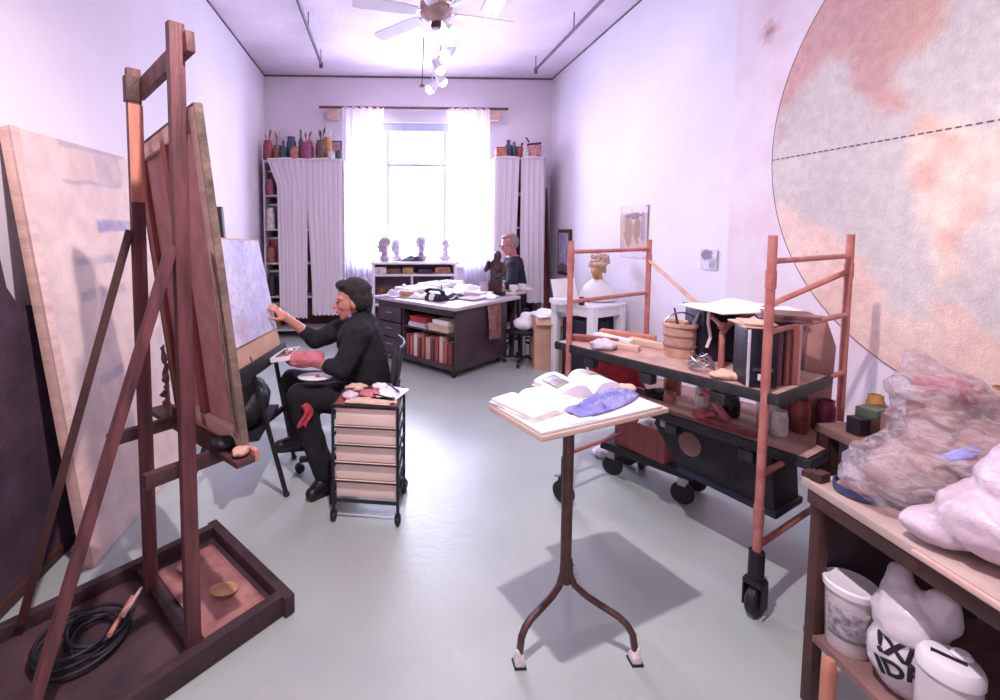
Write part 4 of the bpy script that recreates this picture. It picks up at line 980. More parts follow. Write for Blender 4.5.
for a, b_, r, h_, c, lb in jl:
    p = Sx(a, b_, zl); jar('jar', p.x, p.y, zl, r, h_, P_[c], lb, [(h_*1.45, P_['brown'])] if h_ > .14 else (), group='jars on the lower plank')
for k, (a, b_, r_, h_, c, lb) in enumerate([(.30, .52, .032, .07, 'orange', 'orange pot between the dark bundle and the cream pot'), (.46, .44, .038, .12, 'white', 'white jar behind the cream pot on the lower plank'), (.36, .08, .03, .11, 'white', 'white jar on the lower plank, in front of the red jar'), (.55, .36, .04, .14, 'magenta', 'magenta jar at the back of the lower plank, behind the dark pot'), (.50, .62, .045, .11, 'rust', 'rust pot behind the dark bundle on the lower plank')]):
    q = Sx(a, b_, zl); jar('jar', q.x, q.y, zl, r_, h_, P_[c], lb, group='jars on the lower plank')
lump('rag', Sx(.27, .34, zl), (.06, .04, .028), M_pinkcloth, 'pink rag at the dark edge of the lower plank by the roll', 'rag', seed=91, disp=.02)
p = Sx(.33, .2, zl+.02)
stick('rolled_paper', Sx(.27, .24, zl+.025), Sx(.38, .42, zl+.12), .016, M_pinkcloth, 'pink roll lying aslant on the lower plank in front of the jars', 'roll')
p = Sx(.62, -.04, zl); o = mk('dish', B().lathe([(0, .004), (.05, .004), (.075, .025), (.08, .025), (.055, 0), (0, 0)], p, 20), P_['cream'], loc=p, world=True); tag(o, 'pale shallow dish on near end of the lower plank', 'dish')
mk('residue', B().lathe([(0, .006), (.05, .006), (.056, .012), (0, .012)], p, 18), P_['red'], o, world=True)
p = Sx(.66, .05, zl); o = mk('plastic_cup', B().lathe([(.028, 0), (.036, .085), (.033, .085), (.026, .006), (0, .006)], p, 16), mat('red_plastic', 'd83a48', .35, .1, 9), loc=p, world=True); tag(o, 'bright red plastic cup on the lower plank beside the far post', 'cup')
mk('rim', B().lathe([(.034, .08), (.039, .083), (.034, .087)], p, 16), MATS['red_plastic'], o, world=True)
for k, (a, b_, l, rz, m, lb) in enumerate([(.25, .5, .30, .1, M_paper3, 'tan wood strip along the dark edge of the lower plank'), (.31, .45, .22, .25, M_wood_pale, 'pale strip lying beside the tan one on the lower plank'), (.24, .24, .26, .05, M_wood_red, 'red brown strip along the lower plank edge nearer the front post')]):
    tag(mk('wood_strip', B().prism([(-l/2, -.02), (l/2, -.02), (l/2-.02, .02), (-l/2, .02)], 0, .024), m, loc=Sx(a, b_, zl), rz=sz+pi/2+rz, bevel=.003), lb, 'wood strip', 'strips on the lower plank')
# dark trunk hung under the lower plank and things on a low dolly beneath
o = thing('trunk', 'dark tilted trunk hanging under the lower plank beside the front post', 'trunk', Sx(.38, .26, .335), sz)
mk('body', B().prism([(-.19, 0), (.22, -.02), (.20, .25), (-.30, .25), (-.33, .19)], -.12, .12, Matrix(((0, 0, 1), (-1, 0, 0), (0, 1, 0)))), M_blackplas, o, bevel=.012)
mk('rim', B().prism([(-.20, -.01), (.23, -.03), (.23, .0), (-.19, .02)], -.13, .13, Matrix(((0, 0, 1), (-1, 0, 0), (0, 1, 0)))), M_navy, o, bevel=.006)
mk('panel', B().ell((-.122, .14, .15), (.004, .055, .06), None, 18), M_wood_mid, o, label='rounded mauve panel')
mk('clasp', B().box((-.126, .27, .21), (.012, .035, .04)), M_chrome, o, bevel=.004)
dy = thing('dolly', 'low dark wheeled dolly under the scaffold\'s far end', 'dolly', (1.66, 2.68, 0), sz+1.75)
mk('deck', B().box((0, 0, .19), (.52, .30, .05)), M_blackplas, dy, bevel=.008)
for x in (-.2, .2):
    for y in (-.1, .1):
        mk('wheel', B().lathe([(0, -.018), (.05, -.018), (.06, -.01), (.06, .01), (.05, .018), (0, .018)], (x, y, .06), 20, Euler((pi/2, 0, .3)).to_matrix()), M_blackplas, dy)
        mk('fork', B().box((x, y, .14), (.04, .05, .06)), M_chrome, dy)
o = thing('crate', 'reddish crate with white cloth inside standing on the low dolly', 'crate', (1.64, 2.68, .216), sz+1.6)
b = B()
for s_ in (-1, 1): b.box((s_*.15, 0, .09), (.012, .24, .18)).box((0, s_*.12, .09), (.31, .012, .18))
b.box((0, 0, .008), (.3, .24, .012))
mk('box', b, M_wood_red, o); 
for z in (.05, .13): mk('slat', B().box((0, -.129, z), (.32, .008, .05)), P_['red'], o)
lump('rag', (1.64, 2.68, .24), (.10, .08, .09), M_white, 'white cloth stuffed in the reddish crate', 'cloth', seed=21)
lump('rag', (1.50, 3.02, .0), (.06, .05, .035), M_white, 'white crumpled rag on the floor under the scaffold\'s far rung', 'rag', seed=23)

# ---------------------------------------------------------------- work table on the right, loaded with wrapped sculpture
wk = thing('work_table', 'long work table with dark lower shelf at the right foreground', 'table', (1.90, .90, 0))
M_tabletop = mat('worn_top', 'c2aca4', .55, .15, 5, .15, hex2='a08880')
mk('tabletop', B()._add([(1.365, 1.40, .722), (1.30, .25, .722), (2.46, .25, .722), (2.46, 1.42, .722), (1.365, 1.40, .748), (1.30, .25, .748), (2.46, .25, .748), (2.46, 1.42, .748)], [(3, 2, 1, 0), (4, 5, 6, 7), (0, 1, 5, 4), (1, 2, 6, 5), (2, 3, 7, 6), (3, 0, 4, 7)]), M_tabletop, wk, world=True, bevel=.004)
mk('front_rail', B().bar((1.378, 1.38, .698), (1.321, .27, .698), .02, .045), M_wood_dark, wk, world=True, bevel=.003)
mk('edge_strip', B().bar((1.335, 1.06, .742), (1.290, .26, .742), .012, .014), M_wood_pale, wk, world=True, bevel=.003)
mk('end_rail', B().bar((1.40, 1.385, .68), (2.44, 1.40, .68), .03, .08), M_wood_dark, wk, world=True)
for p in ((1.40, 1.365), (1.335, .29), (2.42, 1.38), (2.42, .3)):
    mk('leg', B().box((p[0], p[1], .36), (.034, .034, .722)), M_wood_dark, wk, world=True, bevel=.004)
mk('lower_shelf', B()._add([(1.385, 1.385, .228), (1.33, .28, .228), (2.42, .28, .228), (2.42, 1.39, .228), (1.385, 1.385, .25), (1.33, .28, .25), (2.42, .28, .25), (2.42, 1.39, .25)], [(3, 2, 1, 0), (4, 5, 6, 7), (0, 1, 5, 4), (1, 2, 6, 5), (2, 3, 7, 6), (3, 0, 4, 7)]), M_wood_mid, wk, world=True)
mk('back_panel', B().box((2.0, .84, .485), (.02, 1.06, .46)), M_desk, wk, world=True)
mk('end_panel', B().box((1.70, 1.385, .485), (.56, .014, .46)), M_desk, wk, world=True)
o = mk('block', B().box((0, 0, .015), (.05, .03, .03)).box((.0, .03, .010), (.04, .025, .02)), M_wood_dark, loc=(1.40, 1.372, .748), rz=.3, bevel=.004); tag(o, 'small dark block on the outer corner of the work table top', 'block')

pail = thing('pail', 'white plastic pail with lid on the lower shelf, nearest the table leg', 'pail', (1.452, 1.305, .2505))
c = V((1.452, 1.305, .2505)); M_pail = mat('pail_plastic', 'cfc6c8', .35, .06, 8, .04)
mk('body', B().lathe([(0, 0), (.05, 0), (.053, .01), (.060, .18), (.063, .182), (.063, .192), (.059, .192)], c, 28), M_pail, pail, world=True)
mk('lid', B().lathe([(.066, .188), (.067, .206), (.062, .212), (.055, .208), (.0, .207)], c, 28), M_white, pail, world=True)
lb = B()
lb.grid(lambda u, v: c+V((.0585*cos(pi*(.95+.55*u))*(1+.06*(v-.5)), .0585*sin(pi*(.95+.55*u))*(1+.06*(v-.5)), .05+.10*v)), 14, 6)
mk('paper_label', lb, mat('smudged_label', 'bdb4bb', .6, .35, 55, 0, hex2='6d6672'), pail, world=True, solid=.002, label='grey smudged label')

def bagmesh(name, solids, m, loc, label, cat, voxel=.012, disp=(.03, .07), extra=None):
    b = B()
    for s_ in solids:
        if len(s_) == 2: b.ell(s_[0], s_[1])
        else: b.cap(*s_)
    o = mk(name, b, m, loc=loc, world=True, remesh=voxel, smoothit=2, disp=disp)
    return tag(o, label, cat)
M_bagwhite = mat('bag_plastic', 'd9d0d8', .3, .05, 10, .35, bscale=26)
bagc = V((1.475, 1.165, .2505))
pb_ = bagmesh('plastic_bag', [(bagc+V((0, 0, .10)), (.085, .085, .11)), (bagc+V((.0, 0, .20)), (.075, .08, .09)), (bagc+V((.0, .02, .26)), bagc+V((.02, .05, .31)), .05, .03), (bagc+V((.03, -.03, .24)), bagc+V((.03, -.05, .30)), .05, .035)], M_bagwhite, bagc, 'white plastic bag with black scrawled lettering between pail and jug', 'bag', .009, (.018, .06))
jg = thing('jug', 'white squat container with a slotted lid in front of the lettered bag', 'container', (1.425, 1.035, .2505), .25)
mk('body', B().lathe([(0, 0), (.052, 0), (.056, .012), (.056, .17), (.05, .19)], (0, 0, 0), 28), M_pail, jg)
mk('lid', B().lathe([(.056, .186), (.059, .19), (.059, .212), (.052, .226), (.03, .232), (0, .232)], (0, 0, 0), 28), M_white, jg)
mk('slot', B().box((-.01, 0, .231), (.010, .06, .008), Euler((0, -.05, .4))), M_black, jg, label='dark slot')
mk('knob', B().lathe([(.016, .23), (.02, .238), (.014, .246), (0, .247)], (.02, -.01, 0), 14), M_white, jg)
M_ink = mat('ink_black', '15141a', .6, .1)
bpy.context.view_layer.update()
dg_ = bpy.context.evaluated_depsgraph_get()
def text_on(o, lines, org, right, upv, size, name='lettering'):
    """lettering laid on a curved surface: every point is dropped onto the bag along the view-in direction"""
    ev = o.evaluated_get(dg_); me = ev.to_mesh(); mw = ev.matrix_world
    bvh = BVHTree.FromPolygons([mw @ v.co for v in me.vertices], [tuple(p.vertices) for p in me.polygons])
    right = V(right).normalized(); upv = V(upv).normalized(); inw = upv.cross(right).normalized()
    for i, (txt, dx, dz_, rot) in enumerate(lines):
        cu = bpy.data.curves.new('txt', 'FONT'); cu.body = txt; cu.size = size; cu.offset = .0022; cu.extrude = .0
        to = bpy.data.objects.new('txt', cu); COL.objects.link(to)
        bpy.context.view_layer.update()
        tm = to.evaluated_get(bpy.context.evaluated_depsgraph_get()).to_mesh()
        bm = bmesh.new(); bm.from_mesh(tm)
        bmesh.ops.subdivide_edges(bm, edges=bm.edges[:], cuts=2, use_grid_fill=True)
        for v in bm.verts:
            x, y = v.co.x*cos(rot)-v.co.y*sin(rot)+dx, v.co.x*sin(rot)+v.co.y*cos(rot)+dz_
            p = V(org)+right*x+upv*y-inw*.3
            h = bvh.ray_cast(p, inw)
            v.co = (h[0]+h[1]*.002) if h[0] else p+inw*.3
        bpy.data.objects.remove(to)
        bb = B(); bb.bm.free(); bb.bm = bm
        mk(name, bb, M_ink, o, world=True, solid=.0015, smooth=0)
# lettering faces the room side of the bag
text_on(pb_, [('!X/', -.055, .095, .12), ('IDA', -.045, .035, .42)], bagc+V((-.04, -.03, .03)), (.55, -.83, 0), (0, 0, 1), .058)

o = mk('wooden_post', B().lathe([(.016, 0), (.017, .35), (.016, .372), (.011, .384), (0, .387)], (0, 0, 0), 18), M_wood_orange, loc=(1.215, 1.135, 0)); 
tag(o, 'round topped reddish post standing before the work table leg', 'post'); mk('foot', B().lathe([(.05, 0), (.05, .02), (.02, .03)], (0, 0, 0), 18), M_wood_red, o)

# wrapped sculpture: clay inside, clear plastic outside
M_clay = mat('brown_clay', '8d6a60', .8, .3, 7, .4, hex2='b18a80')
M_claydark = mat('dark_clay', '6b5055', .8, .4, 9, .4)
M_redhead = mat('red_wrap', 'b02a3c', .5, .25, 9, .3)
def film(name, tint='d9ccd2', cover=.5):
    m = bpy.data.materials.new(name); m.use_nodes = True
    nt = m.node_tree; N = nt.nodes; K = nt.links; b = N['Principled BSDF']
    b.inputs['Base Color'].default_value = (*lin(tint), 1); b.inputs['Roughness'].default_value = .22
    b.inputs['Specular IOR Level'].default_value = .9
    tc = N.new('ShaderNodeTexCoord'); mp = N.new('ShaderNodeMapping'); mp.inputs['Scale'].default_value = (1, 1, 2.2); K.new(tc.outputs['Object'], mp.inputs[0])
    n1 = N.new('ShaderNodeTexNoise'); n1.inputs['Scale'].default_value = 11; n1.inputs['Detail'].default_value = 9; n1.inputs['Roughness'].default_value = .65; n1.inputs['Distortion'].default_value = 1.6
    K.new(mp.outputs[0], n1.inputs['Vector'])
    bp = N.new('ShaderNodeBump'); bp.inputs['Strength'].default_value = .9; bp.inputs['Distance'].default_value = .03
    K.new(n1.outputs['Fac'], bp.inputs['Height']); K.new(bp.outputs[0], b.inputs['Normal'])
    mr = N.new('ShaderNodeMapRange'); mr.inputs['From Min'].default_value = .35; mr.inputs['From Max'].default_value = .68
    mr.inputs['To Min'].default_value = 1-cover-.28; mr.inputs['To Max'].default_value = 1-cover+.3
    K.new(n1.outputs['Fac'], mr.inputs['Value'])
    tr = N.new('ShaderNodeBsdfTransparent'); tr.inputs[0].default_value = (.96, .92, .94, 1)
    mx = N.new('ShaderNodeMixShader'); K.new(mr.outputs[0], mx.inputs[0]); K.new(b.outputs[0], mx.inputs[1]); K.new(tr.outputs[0], mx.inputs[2])
    K.new(mx.outputs[0], N['Material Output'].inputs['Surface'])
    return m
M_film = film('clear_film', 'dccfd6', .36)
sp = thing('wrapped_sculpture', 'tall clay sculpture wrapped in clear plastic with red top on work table', 'sculpture', (1.70, 1.26, .749))
core = B()
core.ell((1.63, 1.245, .845), (.16, .12, .085)).ell((1.75, 1.25, .89), (.11, .10, .10)).ell((1.52, 1.25, .81), (.08, .08, .055)).cap((1.69, 1.30, .93), (1.70, 1.33, 1.02), .08, .06)
mk('clay_core', core, M_clay, sp, world=True, remesh=.012, smoothit=1, disp=(.04, .08))
mk('wrapped_head', B().ell((1.715, 1.315, 1.068), (.075, .07, .036)).ell((1.765, 1.30, 1.05), (.045, .045, .03)), M_redhead, sp, world=True, remesh=.009, smoothit=1, disp=(.02, .04), label='red cloth head')
sh = B()
sh.ell((1.61, 1.225, .85), (.225, .165, .11)).ell((1.47, 1.24, .81), (.095, .11, .07)).cap((1.47, 1.235, .85), (1.63, 1.26, .94), .05, .08)
sh.ell((1.77, 1.24, .885), (.14, .13, .12)).ell((1.65, 1.21, .905), (.15, .12, .085)).cap((1.69, 1.29, .92), (1.70, 1.33, 1.0), .125, .09)
sh.ell((1.715, 1.325, 1.055), (.125, .11, .068)).cap((1.70, 1.34, 1.07), (1.69, 1.37, 1.145), .085, .03).ell((1.79, 1.29, 1.03), (.075, .07, .05))
mk('plastic_wrap', sh, M_film, sp, world=True, remesh=.009, smoothit=2, disp=(.032, .045))
mk('tie', B().tube([(1.70+.112*cos(a), 1.315+.10*sin(a), .975+.012*sin(2*a)) for a in [k*pi/10 for k in range(21)]], .006, 8), M_film, sp, world=True)
mk('blue_fold', B().grid(lambda u, v: V((1.515+.11*u, 1.15+.02*v-.02*sin(3*u), .925+.035*u+.02*v*sin(pi*u))), 10, 4), M_bluecloth, sp, world=True, solid=.004, label='violet blue fold of bag')
o = mk('lid_tray', B().lathe([(0, .006), (.050, .006), (.056, .012), (.058, .028), (.061, .028), (.060, .004), (.053, 0), (0, 0)], (0, 0, 0), 30), mat('blue_lid', '3d4b7a', .4, .2, 9), loc=(1.448, 1.295, .749)); tag(o, 'round blue rimmed lid at the table edge under the wrapped sculpture', 'lid')
mk('inside', B().lathe([(0, .007), (.048, .007), (.052, .016), (.04, .02), (0, .018)], (0, 0, 0), 26), M_clay, o)
pl_ = bagmesh('sack', [((1.53, .98, .845), (.17, .15, .095)), ((1.41, 1.075, .795), (.07, .07, .045)), ((1.60, .95, .93), (.18, .16, .13)), ((1.62, .94, .97), (1.68, .92, 1.08), .12, .07)], mat('sack_plastic', 'cdb8c4', .35, .08, 8, .8, bscale=14), (1.52, .98, .75), 'big pale pinkish plastic sack on the near end of the work table', 'sack', .010, (.03, .07))
mk('neck_fold', B().chain([(1.46, .93, .93), (1.56, .88, .96), (1.66, .86, .98)], [.02, .026, .02]), MATS['sack_plastic'], pl_, world=True, remesh=.008, smoothit=1)
bagmesh('clear_bag', [((1.66, 1.545, .10), (.07, .07, .10)), ((1.66, 1.55, .22), (.06, .055, .12)), ((1.66, 1.55, .3), (1.66, 1.55, .38), .035, .02)], film('bag_film', 'd2c4cb', .5), (1.66, 1.545, 0), 'clear plastic bag standing on the floor behind the work table leg', 'bag', .01, (.02, .06))

# small bench with odds and ends between scaffold and wrapped sculpture
bn = thing('bench', 'low rough bench against right wall holding jars, behind the wrapped sculpture', 'bench', (2.17, 1.72, 0))
mk('top', B().box((2.16, 1.64, .71), (.62, .42, .035)), M_wood_mid, bn, world=True, bevel=.004)
mk('back_shelf', B().box((2.40, 1.64, .83), (.16, .42, .025)), M_wood_mid, bn, world=True)
for y in (1.46, 1.82): mk('shelf_bracket', B().box((2.41, y, .77), (.12, .02, .09)), M_wood_dark, bn, world=True)
for x in (1.88, 2.44):
    for y in (1.46, 1.82): mk('leg', B().box((x, y, .346), (.05, .05, .692)), M_wood_dark, bn, world=True)
mk('rail', B().bar((1.88, 1.46, .62), (2.44, 1.46, .62), .03, .1), M_wood_dark, bn, world=True)
gb = 'odds and ends on the low bench'
for k, (x, y, w, d_, h_, rz, m, lb) in enumerate([(1.93, 1.62, .06, .05, .13, .2, M_wood_mid, 'upright brown block at outer end of the low bench'), (1.99, 1.70, .07, .07, .07, .4, M_wood_dark, 'dark block behind the upright brown one on the low bench'), (2.12, 1.54, .22, .08, .05, -.3, M_wood_dark, 'long dark block lying along the bench front'), (2.22, 1.74, .09, .08, .11, .2, P_['green'], 'green box at the back of the low bench'), (2.06, 1.76, .06, .07, .10, .1, P_['brown'], 'small brown box next to the far scaffold post on the bench')]):
    o = mk('block' if k < 3 else 'box', B().box((0, 0, h_/2), (w, d_, h_)), m, loc=(x, y, .7285), rz=rz, bevel=.005); tag(o, lb, 'block' if k < 3 else 'box', gb)
for k, (x, y, r, h_, c, lb) in enumerate([(2.10, 1.68, .035, .10, 'white', 'white jar in the middle of the low bench'), (2.17, 1.65, .03, .14, 'cream', 'cream jar right beside the white jar on the bench'), (2.28, 1.60, .04, .11, 'rust', 'rust jar on the bench close behind the plastic wrap'), (2.29, 1.78, .035, .2, 'gold', 'tall gold jar at the rear of the low bench'), (2.24, 1.52, .03, .10, 'blue', 'blue jar at the bench front by the plastic wrap')]):
    jar('jar', x, y, .7285, r, h_, P_[c], lb, group=gb)
for k, (y, r, h_, c) in enumerate([(1.81, .035, .09, 'cream'), (1.735, .04, .07, 'brown'), (1.65, .035, .10, 'gold'), (1.57, .03, .08, 'orange'), (1.49, .035, .09, 'white')]):
    jar('jar', 2.40, y, .8435, r, h_, P_[c], f'{c} pot on the raised back shelf of the bench, {["first", "second", "third", "fourth", "fifth"][k]} from the scaffold', group='pots on the bench back shelf')
for k, (x, y, w, d_, h_, rz, m, lb) in enumerate([(2.00, 1.76, .09, .07, .10, .3, P_['green'], 'green box at the scaffold end of the low bench'), (1.915, 1.735, .05, .05, .07, .1, P_['dark'], 'small black cube shaped box at the bench corner by the scaffold post'), (1.90, 1.52, .05, .10, .045, -.4, P_['cream'], 'cream offcut lying at the outer front corner of the bench')]):
    o = mk('box' if k < 2 else 'offcut', B().box((0, 0, h_/2), (w, d_, h_)), m, loc=(x, y, .7285), rz=rz, bevel=.004); tag(o, lb, 'box' if k < 2 else 'offcut', gb)
jar('jar', 1.985, 1.60, .7285, .028, .08, P_['white'], 'small white jar at the outer part of the bench, before the green box', group=gb)
jar('jar', 2.075, 1.815, .7285, .03, .13, P_['gold'], 'gold jar right behind the green box on the bench', group=gb)
pk = mk('plank', B().bar((2.06, 1.44, .955), (2.52, 1.30, .83), .16, .03, up=(-.2, .3, 1)), M_wood_dark, loc=(2.3, 1.38, .75), world=True, bevel=.004)
tag(pk, 'dark plank propped aslant against the wall beyond the wrapped sculpture', 'plank')
mk('end_batten', B().bar((2.04, 1.36, .935), (2.10, 1.53, .975), .03, .03), M_wood_red, pk, world=True)
jar('jar', 2.02, 1.30, .749, .035, .17, P_['gold'], 'gold jar on the work table supporting side of the slanted dark plank', group=None)
jar('jar', 2.12, 1.24, .749, .032, .16, P_['white'], 'white jar on the work table below the slanted dark plank', group=None)

# ---------------------------------------------------------------- stand with books
sz_ = radians(21.5); sc0 = V((.695, 1.595, 0))
sd = thing('stand', 'single column tubular stand with a white board top, in the foreground', 'stand', sc0, sz_)
mk('tabletop', B().box((.012, 0, .905), (.575, .285, .018)), mat('board_edge', 'd9bfae', .5, .08, 5, .05), sd, bevel=.003)
mk('top_sheet', B().box((.0, .0, .920), (.545, .275, .010)), M_white, sd, bevel=.002)
mk('column', B().tube([(.03, .06, .20), (.03, .06, .893)], .0205, 18), M_pipe_brown, sd)
mk('top_plate', B().lathe([(.02, .86), (.028, .875), (.07, .895)], (.03, .06, 0), 18), M_pipe_brown, sd)
S0 = Matrix.Translation(sc0) @ Matrix.Rotation(sz_, 4, 'Z')
cb0 = S0 @ V((.03, .06, 0))
for k, e in enumerate((V((.485, 1.53, 0)), V((.905, 1.525, 0)), V((.86, 2.02, 0)))):
    d = (e-cb0); d.z = 0; L = d.length; d.normalize()
    pts = [cb0+d*.012+up*.30, cb0+d*.016+up*.24, cb0+d*L*.14+up*.20, cb0+d*L*.32+up*.176, cb0+d*L*.55+up*.160, cb0+d*L*.76+up*.146, cb0+d*L*.88+up*.128, cb0+d*L*.96+up*.10, e+up*.035]
    lg = mk('leg', B().tube(pts, .0125, 12), M_pipe_brown, sd, world=True)
    mk('rag_foot', B().ell(e+up*.028, (.019, .018, .028)).box(e+up*.016, (.034, .034, .03)).cap(e+up*.03, e+up*.055+d*.008, .016, .01), mat('foot_wrap%d' % k, 'e6dcdc', .8, .1, 20, .3), lg, world=True, remesh=.005, smoothit=1, label='white wrapped foot')
    mk('pad', B().box(e+up*.004, (.042, .042, .008)), M_blackplas, lg, world=True)
zs = .9255
def Sd(x, y, z=0): return S0 @ V((x, y, z+zs))
def open_book(name, cx, cy, rz, w, d_, h_, m1, label, lift=.0):
    p = Sd(cx, cy); o = thing(name, label, 'book', p, sz_+rz, 'books lying open on the stand')
    b = B().box((0, 0, .002), (w+.012, d_+.01, .004))
    mk('cover', b, P_['cream'], o)
    for s_ in (-1, 1):
        pg = B()
        def f(u, v, s_=s_):
            x = s_*(.002+(w/2-.004)*u); return V((x, (v-.5)*d_, .006+h_*(1-(1-min(1, u*3.2))**2)*(1-.45*u)+lift*sin(pi*u)))
        pg.grid(f, 16, 2)
        bmx = pg.bm; top = list(bmx.faces)
        r = bmesh.ops.extrude_face_region(bmx, geom=top)
        for v in [q for q in r['geom'] if isinstance(q, bmesh.types.BMVert)]: v.co.z = .0042
        mk('page_block', pg, m1, o)
    return o
open_book('sketchbook', -.125, .050, .12, .27, .20, .016, M_white, 'large white open sketchbook on the window side of the stand top')
# picture book with a big curved page, behind
o = open_book('picture_book', .13, .115, -.12, .30, .17, .028, M_paper, 'open picture book with grey photographs behind the blue cloth', .02)
def patch(parent, pts, m, name='photograph'):
    b = B(); b._add(pts, [(0, 1, 2, 3)]); mk(name, b, m, parent, solid=.0008, smooth=0)
M_photo = mat('photo_print', '5c5866', .5, .5, 26, 0, hex2='b5adb8')
pgx = lambda x, y: V((x, y, .007+.028*(1-.45*abs(x)/.15)+.02*sin(pi*abs(x)/.15)+.0015))
b = B().grid(lambda u, v: pgx(-.135+.055*u, -.05+.10*v), 6, 2); mk('photograph', b, M_photo, o, solid=.001)
b = B().grid(lambda u, v: pgx(.05+.085*u, .0+.065*v), 8, 2); mk('photograph', b, M_photo, o, solid=.001)
p = Sd(-.08, -.10)
pile('drawing_sheet', p.x, p.y, .11, .055, .004, sz_+.05, M_white, 'small white sheet lying before the sketchbook on the stand', 1, z=p.z, local=False, cat='paper')
b = B()
def clf(u, v):
    x = -.09+.37*u; w = .028+.03*sin(pi*u)**.6; y = -.075+.07*u+(v-.5)*2*w
    return Sd(x, y, .004+(.016+.014*u)*sin(pi*v)**.6*(.35+1.5*abs(nz(u*9+v*2, v*5, 2))+.25*sin(v*16+u*9))*(sin(pi*min(1, max(0, u*.97+.015))))**.35)
b.grid(clf, 44, 18)
tag(mk('cloth', b, M_bluecloth, loc=Sd(.1, -.03), world=True, solid=.004, smooth=60), 'violet blue crumpled cloth along the front edge of the stand', 'cloth')
b = B().ell(Sd(.262, -.005, .02), (.028, .022, .02)).ell(Sd(.245, .01, .022), (.02, .02, .016))
tag(mk('sponge', b, M_paper3, loc=Sd(.262, -.005), world=True, remesh=.006, smoothit=1), 'cream sponge at the end of the blue cloth on the stand', 'sponge')

# ---------------------------------------------------------------- drawer cart
kz = radians(-9); kc = V((-.068, 2.50, 0))
kt = thing('drawer_cart', 'wheeled cart of five cream drawers in a black tube frame', 'cart', kc, kz)
W_, D_ = .345, .30
fb = B()
for x in (-W_/2, W_/2):
    for y in (-D_/2, D_/2): fb.tube([(x, y, .055), (x, y, .632)], .0085, 10)
for z in (.632, .115):
    for y in (-D_/2, D_/2): fb.tube([(-W_/2, y, z), (W_/2, y, z)], .0075, 8)
for x in (-W_/2, W_/2):
    for k in range(7): fb.tube([(x, -D_/2, .632-.0865*k*(.517/.519)), (x, D_/2, .632-.0865*k*(.517/.519))], .006, 8)
mk('tube_frame', fb, M_blackplas, kt)
tpz = .636
mk('top_tray', B().box((0, 0, .63), (W_-.015, D_-.015, .014)), M_wood_red, kt, bevel=.003)
for k in range(5):
    z = .568-.098*k
    b = B(); hh = .0925; w, d_ = W_-.026, D_-.03
    b.box((0, -d_/2+.004, z), (w, .008, hh)).box((0, d_/2-.004, z), (w, .008, hh)).box((-w/2+.004, 0, z), (.008, d_-.016, hh)).box((w/2-.004, 0, z), (.008, d_-.016, hh)).box((0, 0, z-hh/2+.004), (w-.016, d_-.016, .008))
    dr = mk('drawer', b, M_cream, kt, bevel=.003)
    mk('rim', B().box((0, -d_/2-.003, z+hh/2-.004), (w+.012, .014, .010)), M_cream, dr, bevel=.003)
    mk('rail', B().tube([(-W_/2, -D_/2-.002, z-hh/2-.006), (W_/2, -D_/2-.002, z-hh/2-.006)], .005, 8), M_blackplas, dr)
for x in (-W_/2, W_/2):
    for y in (-D_/2, D_/2):
        g = mk('caster', B().box((x, y, .052), (.022, .022, .02)).box((x-.013, y, .036), (.005, .03, .035)).box((x+.013, y, .036), (.005, .03, .035)), M_blackplas, kt)
        mk('wheel', B().lathe([(0, -.009), (.022, -.009), (.025, -.004), (.025, .004), (.022, .009), (0, .009)], (x, y, .025), 18, Euler((0, pi/2, 0)).to_matrix()), M_blackplas, g)
K0 = Matrix.Translation(kc) @ Matrix.Rotation(kz, 4, 'Z')
gk = 'things on top of the drawer cart'
for k, (x, y, r, m, lb, cat) in enumerate([(-.09, .06, (.07, .045, .022), M_paper3, 'tan rag at the back of the cart top toward the woman', 'rag'), (-.10, -.06, (.045, .04, .02), M_paper2, 'grey rag at the cart top\'s front corner by the woman', 'rag'), (.0, -.01, (.06, .05, .018), M_pinkcloth, 'pinkish rag in the middle of the cart top', 'rag'), (.04, .10, (.05, .03, .02), M_white, 'white rag behind the pinkish one on the cart', 'rag')]):
    p = K0 @ V((x, y, .638)); lump('rag', p, r, m, lb, cat, seed=40+k, disp=.02, grp=gk)
for k, (x, y, w, d_, m, rz, lb) in enumerate([(.10, .03, .13, .2, M_white, -.2, 'white papers on the outer side of the cart top'), (.02, -.10, .24, .08, M_paper3, .05, 'tan card along the front edge of the cart top')]):
    p = K0 @ V((x, y, .638)); pile('paper_stack', p.x, p.y, w, d_, .012, kz+rz, m, lb, 3, z=.638, local=False, group=gk)
for k, (a, b_, c) in enumerate([((-.14, .0), (-.02, .05), 'brown'), ((.03, -.06), (.13, -.10), 'dark'), ((.08, .12), (.15, .02), 'blue')]):
    p0, p1 = K0 @ V((*a, .668)), K0 @ V((*b_, .662)); o = mk('paintbrush', B().tube([p0, p0.lerp(p1, .7), p1], [.004, .005, .007], 8), P_[c], loc=p0, world=True)
    mk('bristles', B().cap(p1, p1+(p1-p0).normalized()*.02, .007, .004), P_['dark'], o, world=True); tag(o, f'{["brown paintbrush lying across the rags by the woman", "dark paintbrush on the tan card at cart front", "blue paintbrush on the white papers of the cart"][k]}', 'paintbrush', gk)

